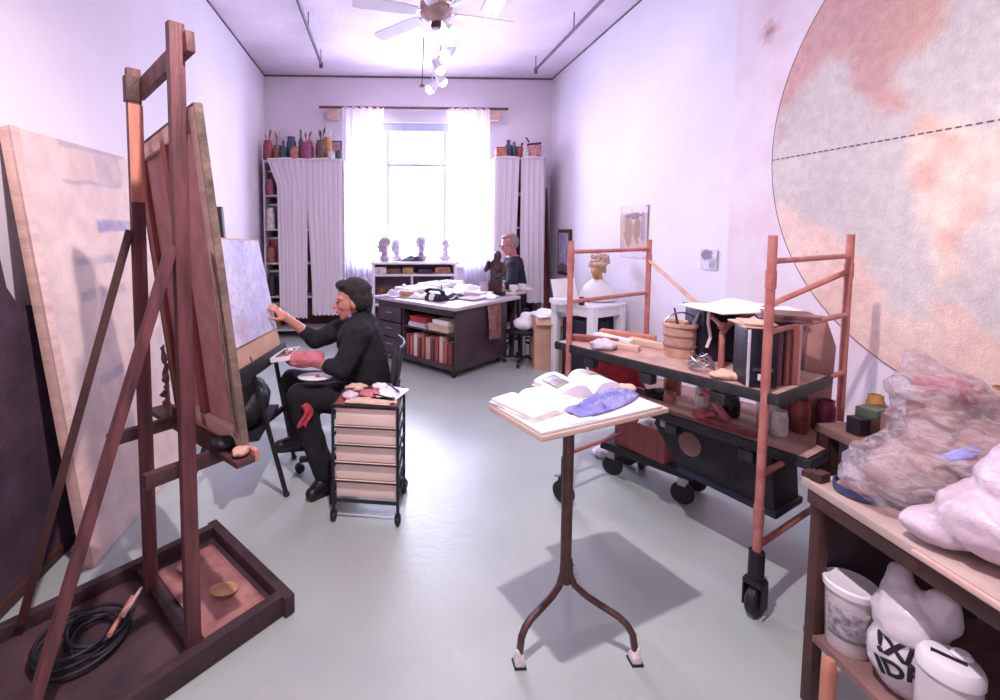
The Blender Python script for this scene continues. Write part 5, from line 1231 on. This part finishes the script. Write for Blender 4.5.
# ---------------------------------------------------------------- big timber easel in the left foreground
NRc = V((-.40, 1.80, 0)); ea = V((-.70, .714, 0)).normalized(); eb = V((-.71, -.70, 0)).normalized()
U1, U2 = V((-.675, 1.575, 0)), V((-.975, 1.885, 0)); en = V((.708, .706, 0)); ed = (U2-U1).normalized()
es = thing('easel', 'tall reddish timber easel with a tray base in the left foreground', 'easel', (U1+U2)/2)
EW = .62
def T1(a, b_, z): return NRc+ea*a+eb*b_+up*z
for a in (0.0, EW): mk('base_rail', B().bar(T1(a, -.02, .045), T1(a, 1.05, .045), .042, .085), M_wood_tray, es, world=True, bevel=.004)
for b_ in (0, 1.0): mk('base_rail', B().bar(T1(-.04, b_, .045), T1(EW+.04, b_, .045), .045, .08), M_wood_tray, es, world=True, bevel=.004)
mk('tray_board', B().prism([tuple(T1(a, b_, 0).xy) for a, b_ in ((.02, .02), (EW-.02, .02), (EW-.02, 1.0), (.02, 1.0))], .022, .034), mat('tray_board', '553a3c', .7, .3, 5, .3, hex2='30212a'), es, world=True)
mk('cross_member', B().bar(T1(.02, .345, .045), T1(EW-.02, .345, .045), .04, .03), M_wood_tray, es, world=True, bevel=.004)
mk('upright', B().bar(U1+up*.04, U1+up*2.225, .050, .034, up=ed), M_wood_easel, es, world=True, bevel=.004)
u2 = mk('upright', B().bar(U2+up*.04, U2+up*2.18, .050, .034, up=ed), M_wood_easel, es, world=True, bevel=.004)
mk('joint_plate', B().bar(U2+up*2.05-en*.004, U2+up*2.15-en*.004, .056, .042, up=ed), M_wood_dark, es, world=True, bevel=.003)
mk('orange_splice', B().bar(U2+up*1.66-ed*.019, U2+up*2.04-ed*.019, .052, .006, up=ed), M_wood_orange, es, world=True, label='fresh orange wood splice')
mk('top_bar', B().bar(U1+up*2.165-ed*.045+en*.032, U2+up*2.105+ed*.03+en*.032, .03, .07), M_wood_easel, es, world=True, bevel=.004)
mk('brace_strut', B().bar(U1+up*1.50-en*.03, T1(.03, .84, .08), .04, .03), M_wood_easel, es, world=True, bevel=.004)
mk('brace_strut', B().bar(U2+up*1.55-en*.03, T1(EW-.03, .76, .08), .036, .03), M_wood_dark, es, world=True, bevel=.004)
for p in (U1, U2): mk('ledge_arm', B().bar(p+up*.715-en*.13+ed*.035, p+up*.715+en*.20+ed*.035, .03, .05), M_wood_dark, es, world=True, bevel=.004)
mk('canvas_ledge', B().bar(U1+up*.745+en*.14-ed*.15, U1+up*.690+en*.14+ed*.75, .07, .022), M_wood_dark, es, world=True, bevel=.004)
mk('ledge_lip', B().bar(U1+up*.755+en*.182-ed*.15, U1+up*.70+en*.182+ed*.75, .016, .04), M_wood_orange, es, world=True, bevel=.003)
# canvas, seen from behind
T0, B0, B1 = V((-.615, 1.53, 1.955)), V((-.51, 1.61, .768)), V((-.98, 2.15, .71))
cw = (B1-B0).normalized(); cv = (T0-B0).normalized(); cn = cw.cross(cv).normalized()
if cn.dot(en) < 0: cn = -cn
CW, CH = (B1-B0).length, (T0-B0).length
def Cc(u, v, w): return B0+cw*u+cv*v+cn*w
cvs = thing('canvas', 'large stretched canvas seen from its back on the timber easel', 'canvas', B0.lerp(B1, .5))
M_cback = mat('canvas_back', 'bd8482', .85, .12, 12, .2); M_cface = mat('canvas_edge', '8e7468', .8, .4, 9, .4, hex2='48443e')
mk('canvas_cloth', B()._add([Cc(0, 0, .034), Cc(CW, 0, .034), Cc(CW, CH, .034), Cc(0, CH, .034), Cc(0, 0, .040), Cc(CW, 0, .040), Cc(CW, CH, .040), Cc(0, CH, .040)], [(3, 2, 1, 0), (4, 5, 6, 7), (0, 1, 5, 4), (1, 2, 6, 5), (2, 3, 7, 6), (3, 0, 4, 7)]), M_cback, cvs, world=True)
for a, b_ in (((.03, 0), (.03, CH)), ((CW-.03, 0), (CW-.03, CH)), ((CW*.5, .0), (CW*.5, CH))):
    mk('stretcher_bar', B().bar(Cc(a[0], a[1]+.0, .023), Cc(b_[0], b_[1], .023), .058, .022, up=cn), M_wood_pale if a[0] < .1 else M_wood_red, cvs, world=True, bevel=.003)
for v in (.03, CH-.03): mk('stretcher_bar', B().bar(Cc(.06, v, .023), Cc(CW-.06, v, .023), .058, .022, up=cn), M_wood_pale, cvs, world=True, bevel=.003)
for v0, v1, u in ((0, CH, -.003), (0, CH, CW+.003)):
    mk('tacked_edge', B().bar(Cc(u, v0, .024), Cc(u, v1, .024), .028, .006, up=cw), M_cface, cvs, world=True)
mk('tacked_edge', B().bar(Cc(0, CH+.003, .024), Cc(CW, CH+.003, .024), .028, .006, up=cv), M_cface, cvs, world=True)
b = B().grid(lambda u, v: Cc(-.006+.035*(1-v)+.008*sin(7*u), .05+u*(CH*.55), .008-.012*v-.010*abs(nz(u*9, v*3, 3))), 40, 5)
mk('loose_edge', b, M_cface, cvs, world=True, solid=.003)
rg = B().grid(lambda u, v: Cc(CW-.02-.10*v+.03*sin(6*u), -.02+.36*u*(.6+.4*v), -.01-.05*abs(nz(u*5, v*4, 6))-.02*v), 16, 10)
tag(mk('rag', rg, mat('stained_rag', 'a5776f', .85, .4, 12, .3, hex2='6e4a4c'), loc=B1, world=True, solid=.004, smooth=60), 'stained rag hanging at the far lower corner of the large canvas', 'rag')
lump('rag', U1+up*.757+en*.13+ed*.0, (.05, .035, .02), M_blackplas, 'dark rag on the easel ledge by the near lower corner of canvas', 'rag', seed=61, disp=.02)
lump('paint_rag', U1+up*.761+en*.14-ed*.11, (.03, .03, .016), M_terra, 'orange stained rag on the ledge end of the timber easel', 'rag', seed=63, disp=.015)
# clutter in the tray
pts = []
for k in range(200):
    a = k*.21; r = .085+.03*sin(k*.113)+.012*sin(k*.31); pts.append(T1(.36+r*cos(a)*1.2+.02*sin(k*.05), .60+r*sin(a)*1.3, .045+.008*(k//30)+.008*sin(k*.17)))
tag(mk('cable', B().tube(pts, .007, 7), M_blackplas, loc=T1(.36, .62, .034), world=True), 'coil of dark cable in the easel\'s tray base', 'cable')
for k, (a0, b0, a1, b1, m, lb) in enumerate([(.30, .5, .42, .40, M_wood_pale, 'pale stick lying in the easel tray across the cable coil'), (.24, .56, .40, .44, M_wood_orange, 'orange stick lying beside the pale one in the easel tray')]):
    tag(mk('stick', B().tube([T1(a0, b0, .12), T1(a1, b1, .10)], [.009, .006], 8), m, loc=T1(a0, b0, .034), world=True), lb, 'stick', 'sticks in the easel tray')
b = B().grid(lambda u, v: T1(.05+.5*u, .05+.25*v, .040+.010*abs(nz(u*5, v*4, 8))), 20, 10)
tag(mk('drop_sheet', b, mat('dusty_sheet', 'b58078', .85, .3, 9, .3, hex2='8a5a58'), loc=T1(.3, .17, .034), world=True, solid=.004), 'pinkish dusty sheet lining the front of the easel tray', 'sheet')
for k, (a, b_, r, m, lb) in enumerate([(.22, .15, .055, mat('ochre_stain', 'c89a70', .8, .2, 12), 'round ochre scrap lying on the pinkish sheet in easel tray'), (.46, .2, .045, M_terra, 'clay coloured scrap on the pinkish sheet by the far rail')]):
    p = T1(a, b_, .055); tag(mk('scrap', B().lathe([(0, 0), (r, .0), (r*1.03, .006), (r*.6, .012), (0, .01)], p, 14, ell=.7), m, loc=p, world=True), lb, 'scrap', 'scraps in the easel tray')

# ---------------------------------------------------------------- painted board leaning on the left wall
pbB = [V((-1.33, 2.07, .004)), V((-1.33, 3.25, .004)), V((-1.675, 3.25, 2.02)), V((-1.675, 2.165, 2.02))]
nb = (pbB[1]-pbB[0]).cross(pbB[3]-pbB[0]).normalized()
if nb.x < 0: nb = -nb
pbt = thing('painted_board', 'tall cream board with faint grey strokes leaning on the left wall', 'board', (-1.45, 2.6, 0))
def quad(u, v, w=0):
    a = pbB[0].lerp(pbB[1], u); b_ = pbB[3].lerp(pbB[2], u); return a.lerp(b_, v)+nb*w
face = B().grid(lambda u, v: quad(u, v, -.002), 120, 180)
M_board = attr_mat('gesso_board', .75, .1, 9, .12)
fc = mk('panel', face, M_board, pbt, world=True, solid=.008, smooth=0)
cream, grey, viol = lin('e2cbc0'), lin('a59aa6'), lin('8682ac')
strokes = [(2.47, 3.07, 1.985, 2.035, grey, .5), (2.76, 3.0, 1.82, 1.975, grey, .38), (2.45, 2.98, 1.80, 1.815, grey, .6), (2.66, 3.1, 1.53, 1.60, viol, .75), (2.42, 2.75, 1.36, 1.40, grey, .5), (2.40, 2.8, 1.18, 1.23, grey, .5), (2.39, 2.62, .74, .79, grey, .5), (2.55, 2.57, .9, 1.25, grey, .15), (2.7, 3.1, .55, .9, grey, .25)]
Lp = WM[fc]
def bc_(c):
    p = Lp @ c; col = mixc(cream, lin('d6bcb4'), max(0, min(1, .4+.8*nz(p.y*2, p.z*2, 3))))
    for y0_, y1_, z0_, z1_, cc, am in strokes:
        y = p.y+.02*nz(p.y*6, p.z*6, 2); z = p.z+.015*nz(p.y*7, p.z*7, 6)-.06*(p.y-2.4)*.3
        e = min(y-y0_, y1_-y, (z-z0_)*1.6, (z1_-z)*1.6)
        if e > -.012: col = mixc(col, cc, min(.95, am*1.5)*min(1, (e+.012)/.02)*(.75+.5*nz(p.y*8, p.z*8, 12)))
    return col
paint(fc, bc_)
mk('edge_batten', B().bar(quad(0, 0, -.026)+V((0, .016, .0)), quad(0, 1, -.026)+V((0, .016, 0)), .032, .044, up=nb), M_wood_pale, pbt, world=True, bevel=.003)
mk('edge_batten', B().bar(quad(1, 0, -.026)-V((0, .016, 0)), quad(1, 1, -.026)-V((0, .016, 0)), .032, .044, up=nb), M_wood_pale, pbt, world=True, bevel=.003)
mk('edge_batten', B().bar(quad(.03, .985, -.026), quad(.97, .985, -.026), .032, .044, up=nb), M_wood_pale, pbt, world=True, bevel=.003)
tb_ = mk('face_strip', B().bar(quad(.02, .0, .005), quad(.02, 1, .005), .05, .008, up=nb), M_wood_pale, pbt, world=True)

pln = [(1.25, 0), (2.62, 0), (2.62, 1.10), (2.30, 1.17), (2.12, 1.22), (2.075, 1.30), (2.055, 1.5), (2.045, 1.66), (2.0, 1.74), (1.9, 1.77), (1.25, 1.77)]  # outline of a dark panel added to darken the shaded lower left wall
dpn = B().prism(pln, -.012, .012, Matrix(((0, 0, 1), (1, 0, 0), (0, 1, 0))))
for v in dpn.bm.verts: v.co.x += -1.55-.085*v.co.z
dp = mk('shade_panel', dpn, mat('plum_shade', '4a3646', .9, .25, 5, .4), loc=(-1.55, 2.0, 0), world=True)
tag(dp, 'added dark plum panel standing in for shade on the left wall behind the cream board', 'panel')
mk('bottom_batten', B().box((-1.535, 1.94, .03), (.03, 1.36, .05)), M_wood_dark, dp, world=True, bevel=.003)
# ---------------------------------------------------------------- black easel with the woman's drawing
TL, TR, BR, BL = V((-.835, 2.29, 1.516)), V((-.785, 2.95, 1.487)), V((-.652, 2.95, .80)), V((-.737, 2.29, .82))
nd = (TR-TL).cross(BL-TL).normalized()
if nd.x < 0: nd = -nd
e2_ = thing('easel', 'black metal easel holding the violet drawing before the seated woman', 'easel', (-.75, 2.6, 0))
def Qd(u, v, w=0): return TL.lerp(TR, u).lerp(BL.lerp(BR, u), v)+nd*w
mk('mast', B().bar(V((-.905, 2.62, 1.68)), V((-.80, 2.62, .30)), .04, .025, up=(1, 0, 0)), M_black, e2_, world=True, bevel=.003)
mk('leg', B().tube([(-.73, 2.50, .86), (-.56, 2.62, 0)], .014, 10), M_black, e2_, world=True)
mk('leg', B().bar(V((-.79, 2.36, .95)), V((-.78, 2.33, .40)), .035, .022, up=(1, 0, 0)), M_black, e2_, world=True)
mk('leg', B().tube([(-.70, 2.90, .86), (-.60, 3.06, 0)], .014, 10), M_black, e2_, world=True)
mk('leg', B().tube([(-.83, 2.62, .8), (-1.15, 2.66, 0)], .014, 10), M_black, e2_, world=True)
mk('foot', B().ell((-.56, 2.62, .012), (.02, .02, .012)).ell((-.60, 3.06, .012), (.02, .02, .012)).ell((-1.15, 2.66, .012), (.02, .02, .012)), M_blackplas, e2_, world=True)
mk('crossbar', B().bar(V((-.79, 2.32, .42)), V((-.63, 2.98, .40)), .022, .03), M_black, e2_, world=True)
mk('crossbar', B().bar(V((-.81, 2.34, .47)), V((-.92, 2.63, .47)), .022, .03), M_black, e2_, world=True)
mk('shelf', B().prism([(-.84, 2.36), (-.66, 2.42), (-.66, 2.9), (-.84, 2.9)], .425, .44), M_blackplas, e2_, world=True)
mk('board_ledge', B().bar(Qd(-.02, 1.02, .02), Qd(1.02, 1.02, .02), .075, .02, up=nd), M_black, e2_, world=True, bevel=.003)
db = thing('drawing_board', 'tilted brown drawing board with violet pencil drawing, on the black easel', 'drawing board', Qd(.5, 1))
b = B()._add([Qd(0, .0, 0), Qd(1, 0, 0), Qd(1, 1, 0), Qd(0, 1, 0), Qd(0, 0, -.016), Qd(1, 0, -.016), Qd(1, 1, -.016), Qd(0, 1, -.016)], [(3, 2, 1, 0), (4, 5, 6, 7), (0, 1, 5, 4), (1, 2, 6, 5), (2, 3, 7, 6), (3, 0, 4, 7)])
mk('board', b, M_card, db, world=True)
sh_ = mk('drawing', B().grid(lambda u, v: Qd(.015+.97*u, .015+.80*v, .003), 90, 90), attr_mat('drawing_ink', .8, .1, 20, 0), db, world=True, solid=.002, smooth=0)
Ld = WM[sh_]
pw, pv, pv2 = lin('dedcf0'), lin('a7a4d2'), lin('7f7cb8')
def dcol(c):
    p = Ld @ c; q = (p.y*1.0, p.z*1.0)
    a = nz(q[0]*4, q[1]*4, 4); col = mixc(pw, lin('c3bfe2'), max(0, min(1, .5+a)))
    l = min(abs(nz(q[0]*15, q[1]*15, k*3.3)) for k in (1, 2, 3))
    if l < .06: col = mixc(col, pv2, .38*(1-l/.06))
    col = mixc(col, pv, max(0, .35*nz(q[0]*30, q[1]*22, 9)))
    if ((p.y-2.45)/.10)**2+((p.z-1.02)/.12)**2 < 1: col = mixc(col, lin('b58a8c'), .5*(1-((p.y-2.45)/.10)**2-((p.z-1.02)/.12)**2))
    return col
paint(sh_, dcol)
pt = thing('paint_tray', 'shallow white rimmed paint tray fixed low by the drawing\'s bottom edge', 'tray', Qd(.75, 1.04, .06))
c = Qd(.76, 1.03, .085); R = frame(nd+V((0, 0, .9)), (0, 0, 1)); Rt = Matrix((TR-TL, nd, (TR-TL).cross(nd))).transposed()
ax = (TR-TL).normalized(); ay = V((nd.x, nd.y, .15)).normalized(); az = ax.cross(ay)
Rt = Matrix((ax, ay, az)).transposed()
mk('pan', B().box(c, (.26, .10, .008), Rt), M_black, pt, world=True)
for s_ in (-1, 1):
    mk('rim', B().box(c+ay*.052*s_, (.27, .008, .026), Rt), M_white, pt, world=True); mk('rim', B().box(c+ax*.134*s_, (.008, .10, .026), Rt), M_white, pt, world=True)
for k, m in enumerate(('red', 'blue', 'white')):
    p = c+ax*(-.08+.08*k); mk('paint_pat', B().ell(p+az*.006*(1 if az.z > 0 else -1), (.022, .022, .01)), P_[m], pt, world=True)
lump('bag', (-.75, 2.64, .4415), (.085, .20, .14), M_blackplas, 'slumped black bag on the shelf of the black easel', 'bag', seed=71, disp=.05)

# ---------------------------------------------------------------- office chair and the drawing woman
oc = thing('office_chair', 'black office chair with mesh back under the drawing woman', 'chair', (-.16, 2.88, 0))
mk('seat', B().ell((-.13, 2.88, .445), (.235, .225, .045), None, 24), M_blackplas, oc, world=True)
bk_ = B().grid(lambda u, v: V((.085+.055*v+.03*(2*u-1)**2*-1, 2.88+(u-.5)*.40*(1-.25*(2*v-1)**2), .54+.30*v)), 18, 16)
mk('backrest', bk_, M_blackplas, oc, world=True, solid=.02)
mk('back_frame', B().tube([V((.085+.055*v-.03*(2*u-1)**2, 2.88+(u-.5)*.42*(1-.25*(2*v-1)**2), .54+.30*v)) for u, v in [(0, 0), (0, .25), (0, .5), (0, .75), (0, 1), (.25, 1), (.5, 1), (.75, 1), (1, 1), (1, .75), (1, .5), (1, .25), (1, 0), (.75, 0), (.5, 0), (.25, 0), (0, 0)]], .012, 8), M_black, oc, world=True)
mk('back_post', B().tube([(-.02, 2.88, .42), (.075, 2.88, .44), (.10, 2.88, .60)], .018), M_black, oc, world=True)
mk('post', B().tube([(-.17, 2.88, .10), (-.15, 2.88, .42)], .026), M_chrome, oc, world=True)
for k in range(5):
    a = pi+2*pi*k/5; e = V((-.17+.36*cos(a), 2.88+.36*sin(a), .085))
    g = mk('leg', B().bar((-.17, 2.88, .11), e, .04, .028), M_blackplas, oc, world=True, bevel=.004)
    mk('caster', B().lathe([(0, -.02), (.028, -.02), (.03, -.014), (.03, .014), (.028, .02), (0, .02)], e+V((0, 0, -.055)), 16, Euler((pi/2, 0, a+.4)).to_matrix()), M_blackplas, g, world=True)

w = thing('person', 'dark-haired person in black drawing at the black easel, seated in profile', 'person', (-.16, 2.88, 0))
Rh = frame((-1, -.10, -.10))
hc = V((-.188, 2.875, 1.105))
b = B(); add_head(b, hc, Rh, 1.02)
b.cap(hc+Rh @ V((-.02, 0, -.05)), (-.15, 2.875, .97), .046, .052)
pel, chs = V((-.10, 2.88, .55)), V((-.14, 2.875, .86))
b.chain([pel, (-.10, 2.88, .68), chs, (-.145, 2.875, .95)], [.13, .115, .12, .08])
Ls, Le, Lw = V((-.14, 2.715, .94)), V((-.24, 2.66, .735)), V((-.44, 2.735, .765))
Rs, Re, Rw = V((-.17, 3.03, .94)), V((-.435, 2.985, .835)), V((-.60, 2.925, .985))
b.chain([(-.145, 2.875, .93), Ls, Le, Lw], [.07, .05, .042, .027]); b.chain([(-.145, 2.875, .93), Rs, Re, Rw], [.07, .05, .042, .027])
add_hand(b, Rw+(Rw-Re).normalized()*.02, frame((-.55, -.25, .55), (.5, -.2, .7)), .75, thumb=1)
add_hand(b, Lw+(Lw-Le).normalized()*.015, frame((-.95, .25, .1), (0, -.3, -1)), .7)
hipL, kL, aL = V((-.12, 2.79, .51)), V((-.495, 2.715, .555)), V((-.35, 2.66, .12))
hipR, kR, aR = V((-.12, 2.97, .51)), V((-.585, 2.965, .565)), V((-.545, 2.93, .25))
for h_, k_, a_ in ((hipL, kL, aL), (hipR, kR, aR)): b.chain([h_, k_, a_], [.08, .058, .04])
b.chain([aL, (-.355, 2.65, .05), (-.40, 2.585, .035)], [.038, .038, .03]); b.chain([aR, (-.54, 2.93, .18), (-.64, 2.91, .165)], [.038, .038, .03])
mk('body', b, M_skin, w, world=True, remesh=.0065, smoothit=2)
T = lambda x, y, z: hc+Rh @ V((x, y, z))
hb = B()
hb.ell(T(-.028, 0, .068), (.104, .088, .084), Rh, 20).ell(T(-.072, 0, .005), (.062, .082, .09), Rh, 18).ell(T(.05, 0, .108), (.046, .066, .034), Rh)
for s_ in (-1, 1): hb.ell(T(-.035, .068*s_, .01), (.05, .026, .07), Rh)
hb.ell(T(-.085, 0, -.055), (.038, .06, .045), Rh)
mk('hair', hb, M_hair, w, world=True, remesh=.009, smoothit=2, disp=(.010, .02))
ey = B()
for s_ in (-1, 1): ey.ell(T(.0905, .031*s_, .008), (.008, .014, .006), Rh, 10)
mk('eye', ey, M_black, w, world=True)
lp = B().cap(T(.1, -.018, -.055), T(.1, .018, -.055), .006, .006, 8)
mk('lips', lp, mat('lips', '9c4a4c', .5, .1), w, world=True)
swt = B()
swt.chain([pel+V((0, 0, -.02)), (-.095, 2.88, .68), chs, (-.14, 2.875, .955)], [.155, .145, .15, .105])
swt.chain([(-.145, 2.85, .93), Ls, Le, Le.lerp(Lw, .35)], [.10, .078, .06, .05]); swt.chain([(-.15, 2.9, .93), Rs, Re, Re.lerp(Rw, .38)], [.10, .076, .06, .048])
swt.cap((-.15, 2.875, .95), (-.155, 2.875, .985), .075, .058)
mk('scarf', B().tube([(-.158+.062*cos(a), 2.875+.06*sin(a), 1.003-.02*cos(a)) for a in [k*pi/8 for k in range(17)]], .012, 8), MATS['blue_cloth'], w, world=True)
mk('sweater', swt, M_knit, w, world=True, remesh=.011, smoothit=3, disp=(.016, .06))
tr_b = B()
for h_, k_, a_ in ((hipL, kL, aL), (hipR, kR, aR)): tr_b.chain([h_, k_, a_], [.11, .082, .066])
tr_b.ell((-.10, 2.88, .52), (.15, .19, .10))
mk('trousers', tr_b, M_trouser, w, world=True, remesh=.012, smoothit=3, disp=(.016, .07))
for a_, tp in ((aL, V((-.405, 2.575, .035))), (aR, V((-.66, 2.905, .165)))):
    d = (tp-a_); d.z = 0
    bt = B().chain([a_+V((.0, 0, .04)), V((a_.x, a_.y, tp.z+.025)), tp], [.05, .048, .036]).cap((a_.x-.01+.03, a_.y, tp.z+.01), tp, .042, .04)
    bo = mk('boot', bt, M_boot, w, world=True, remesh=.008, smoothit=1)
    mk('sole', B().cap((a_.x+.02, a_.y, tp.z-.022), (tp.x, tp.y, tp.z-.026), .04, .036).bm and B().bar((a_.x+.05, a_.y, tp.z-.027), (tp.x-.02, tp.y, tp.z-.027), .06, .016), M_black, bo, world=True)
pn = Rw+V((-.085, -.035, .075))
o = mk('pencil', B().tube([pn+V((.06, .01, .01)), pn, pn+V((-.05, -.02, .012)), pn+V((-.062, -.024, .0145))], [.0035, .004, .004, .001], 8), P_['orange'], loc=pn, world=True); tag(o, 'orange pencil in the drawing person\'s raised hand', 'pencil')
lump('rag', (-.46, 2.70, .745), (.115, .06, .05), M_pinkcloth, 'soft pink rag held low in the drawing person\'s other hand', 'rag', seed=81, disp=.03)
o = mk('palette', B().lathe([(0, 0), (.10, 0), (.105, .006), (.10, .010), (0, .010)], (-.40, 2.715, .672), 26, ell=.7), M_white, loc=(-.40, 2.715, .672), world=True); tag(o, 'flat white palette on the drawing person\'s lap under the pink rag', 'palette')
mk('paint_pat', B().ell((-.38, 2.70, .684), (.02, .02, .008)), P_['red'], o, world=True)
b = B().grid(lambda u, v: V((-.47+.05*u+.02*sin(5*v), 2.615-.012*sin(6*u)-.012*v, .555-.13*v-.03*abs(u-.5))), 10, 14)
tag(mk('red_rag', b, M_redcloth, loc=(-.45, 2.62, .5), world=True, solid=.006), 'bright red rag hanging over the drawing person\'s knee', 'rag')

# ---------------------------------------------------------------- lamps, daylight, camera
def lamp(name, kind, loc, energy, color, **k):
    l = bpy.data.lights.new(name, kind); l.energy = energy; l.color = color
    for a, v in k.items(): setattr(l, a, v)
    o = bpy.data.objects.new(name, l); COL.objects.link(o); o.location = loc; return o
k1 = lamp('ceiling_spot_light', 'SPOT', (.07, .88, 3.5), 380, (1, .87, .90), spot_size=radians(160), spot_blend=.6, shadow_soft_size=.035)
k2 = lamp('scaffold_spot_light', 'SPOT', (.77, 2.34, 3.46), 45, (1, .88, .93), spot_size=radians(105), spot_blend=.6, shadow_soft_size=.05)
k2.rotation_euler = (V((2.5, 2.0, 1.0))-V((.77, 2.34, 3.46))).to_track_quat('-Z', 'Y').to_euler()
tl_ = lamp('tube_light', 'AREA', (1.12, 4.2, ZC-.11), 10, (.92, .92, 1), shape='RECTANGLE', size=.16, size_y=1.2)
wl = lamp('window_daylight', 'AREA', ((WX0+WX1)/2, YB+.25, (WZ0+WZ1)/2), 330, (.68, .71, 1), shape='RECTANGLE', size=WX1-WX0, size_y=WZ1-WZ0)
wl.rotation_euler = (radians(-90), 0, 0)
W = bpy.data.worlds.new('sky'); SC.world = W; W.use_nodes = True
bg = W.node_tree.nodes['Background']; bg.inputs[0].default_value = (.82, .88, 1, 1); bg.inputs[1].default_value = 4

cam = bpy.data.cameras.new('camera'); co = bpy.data.objects.new('camera', cam); COL.objects.link(co)
co.location = (0, 0, 1.55); co.rotation_euler = (radians(90-3.6), 0, radians(-2.24))
cam.sensor_width = 36; cam.lens = 16.56; cam.shift_x = .10; cam.shift_y = -.091; cam.clip_start = .02
SC.camera = co
SC.view_settings.view_transform = 'Standard'; SC.view_settings.look = 'None'
SC.view_settings.gamma = 1; SC.view_settings.use_curve_mapping = False; SC.view_settings.exposure = -0.02
SC.cycles.use_denoising = True
SC.cycles.max_bounces = 8; SC.cycles.transparent_max_bounces = 12; SC.cycles.sample_clamp_indirect = 6
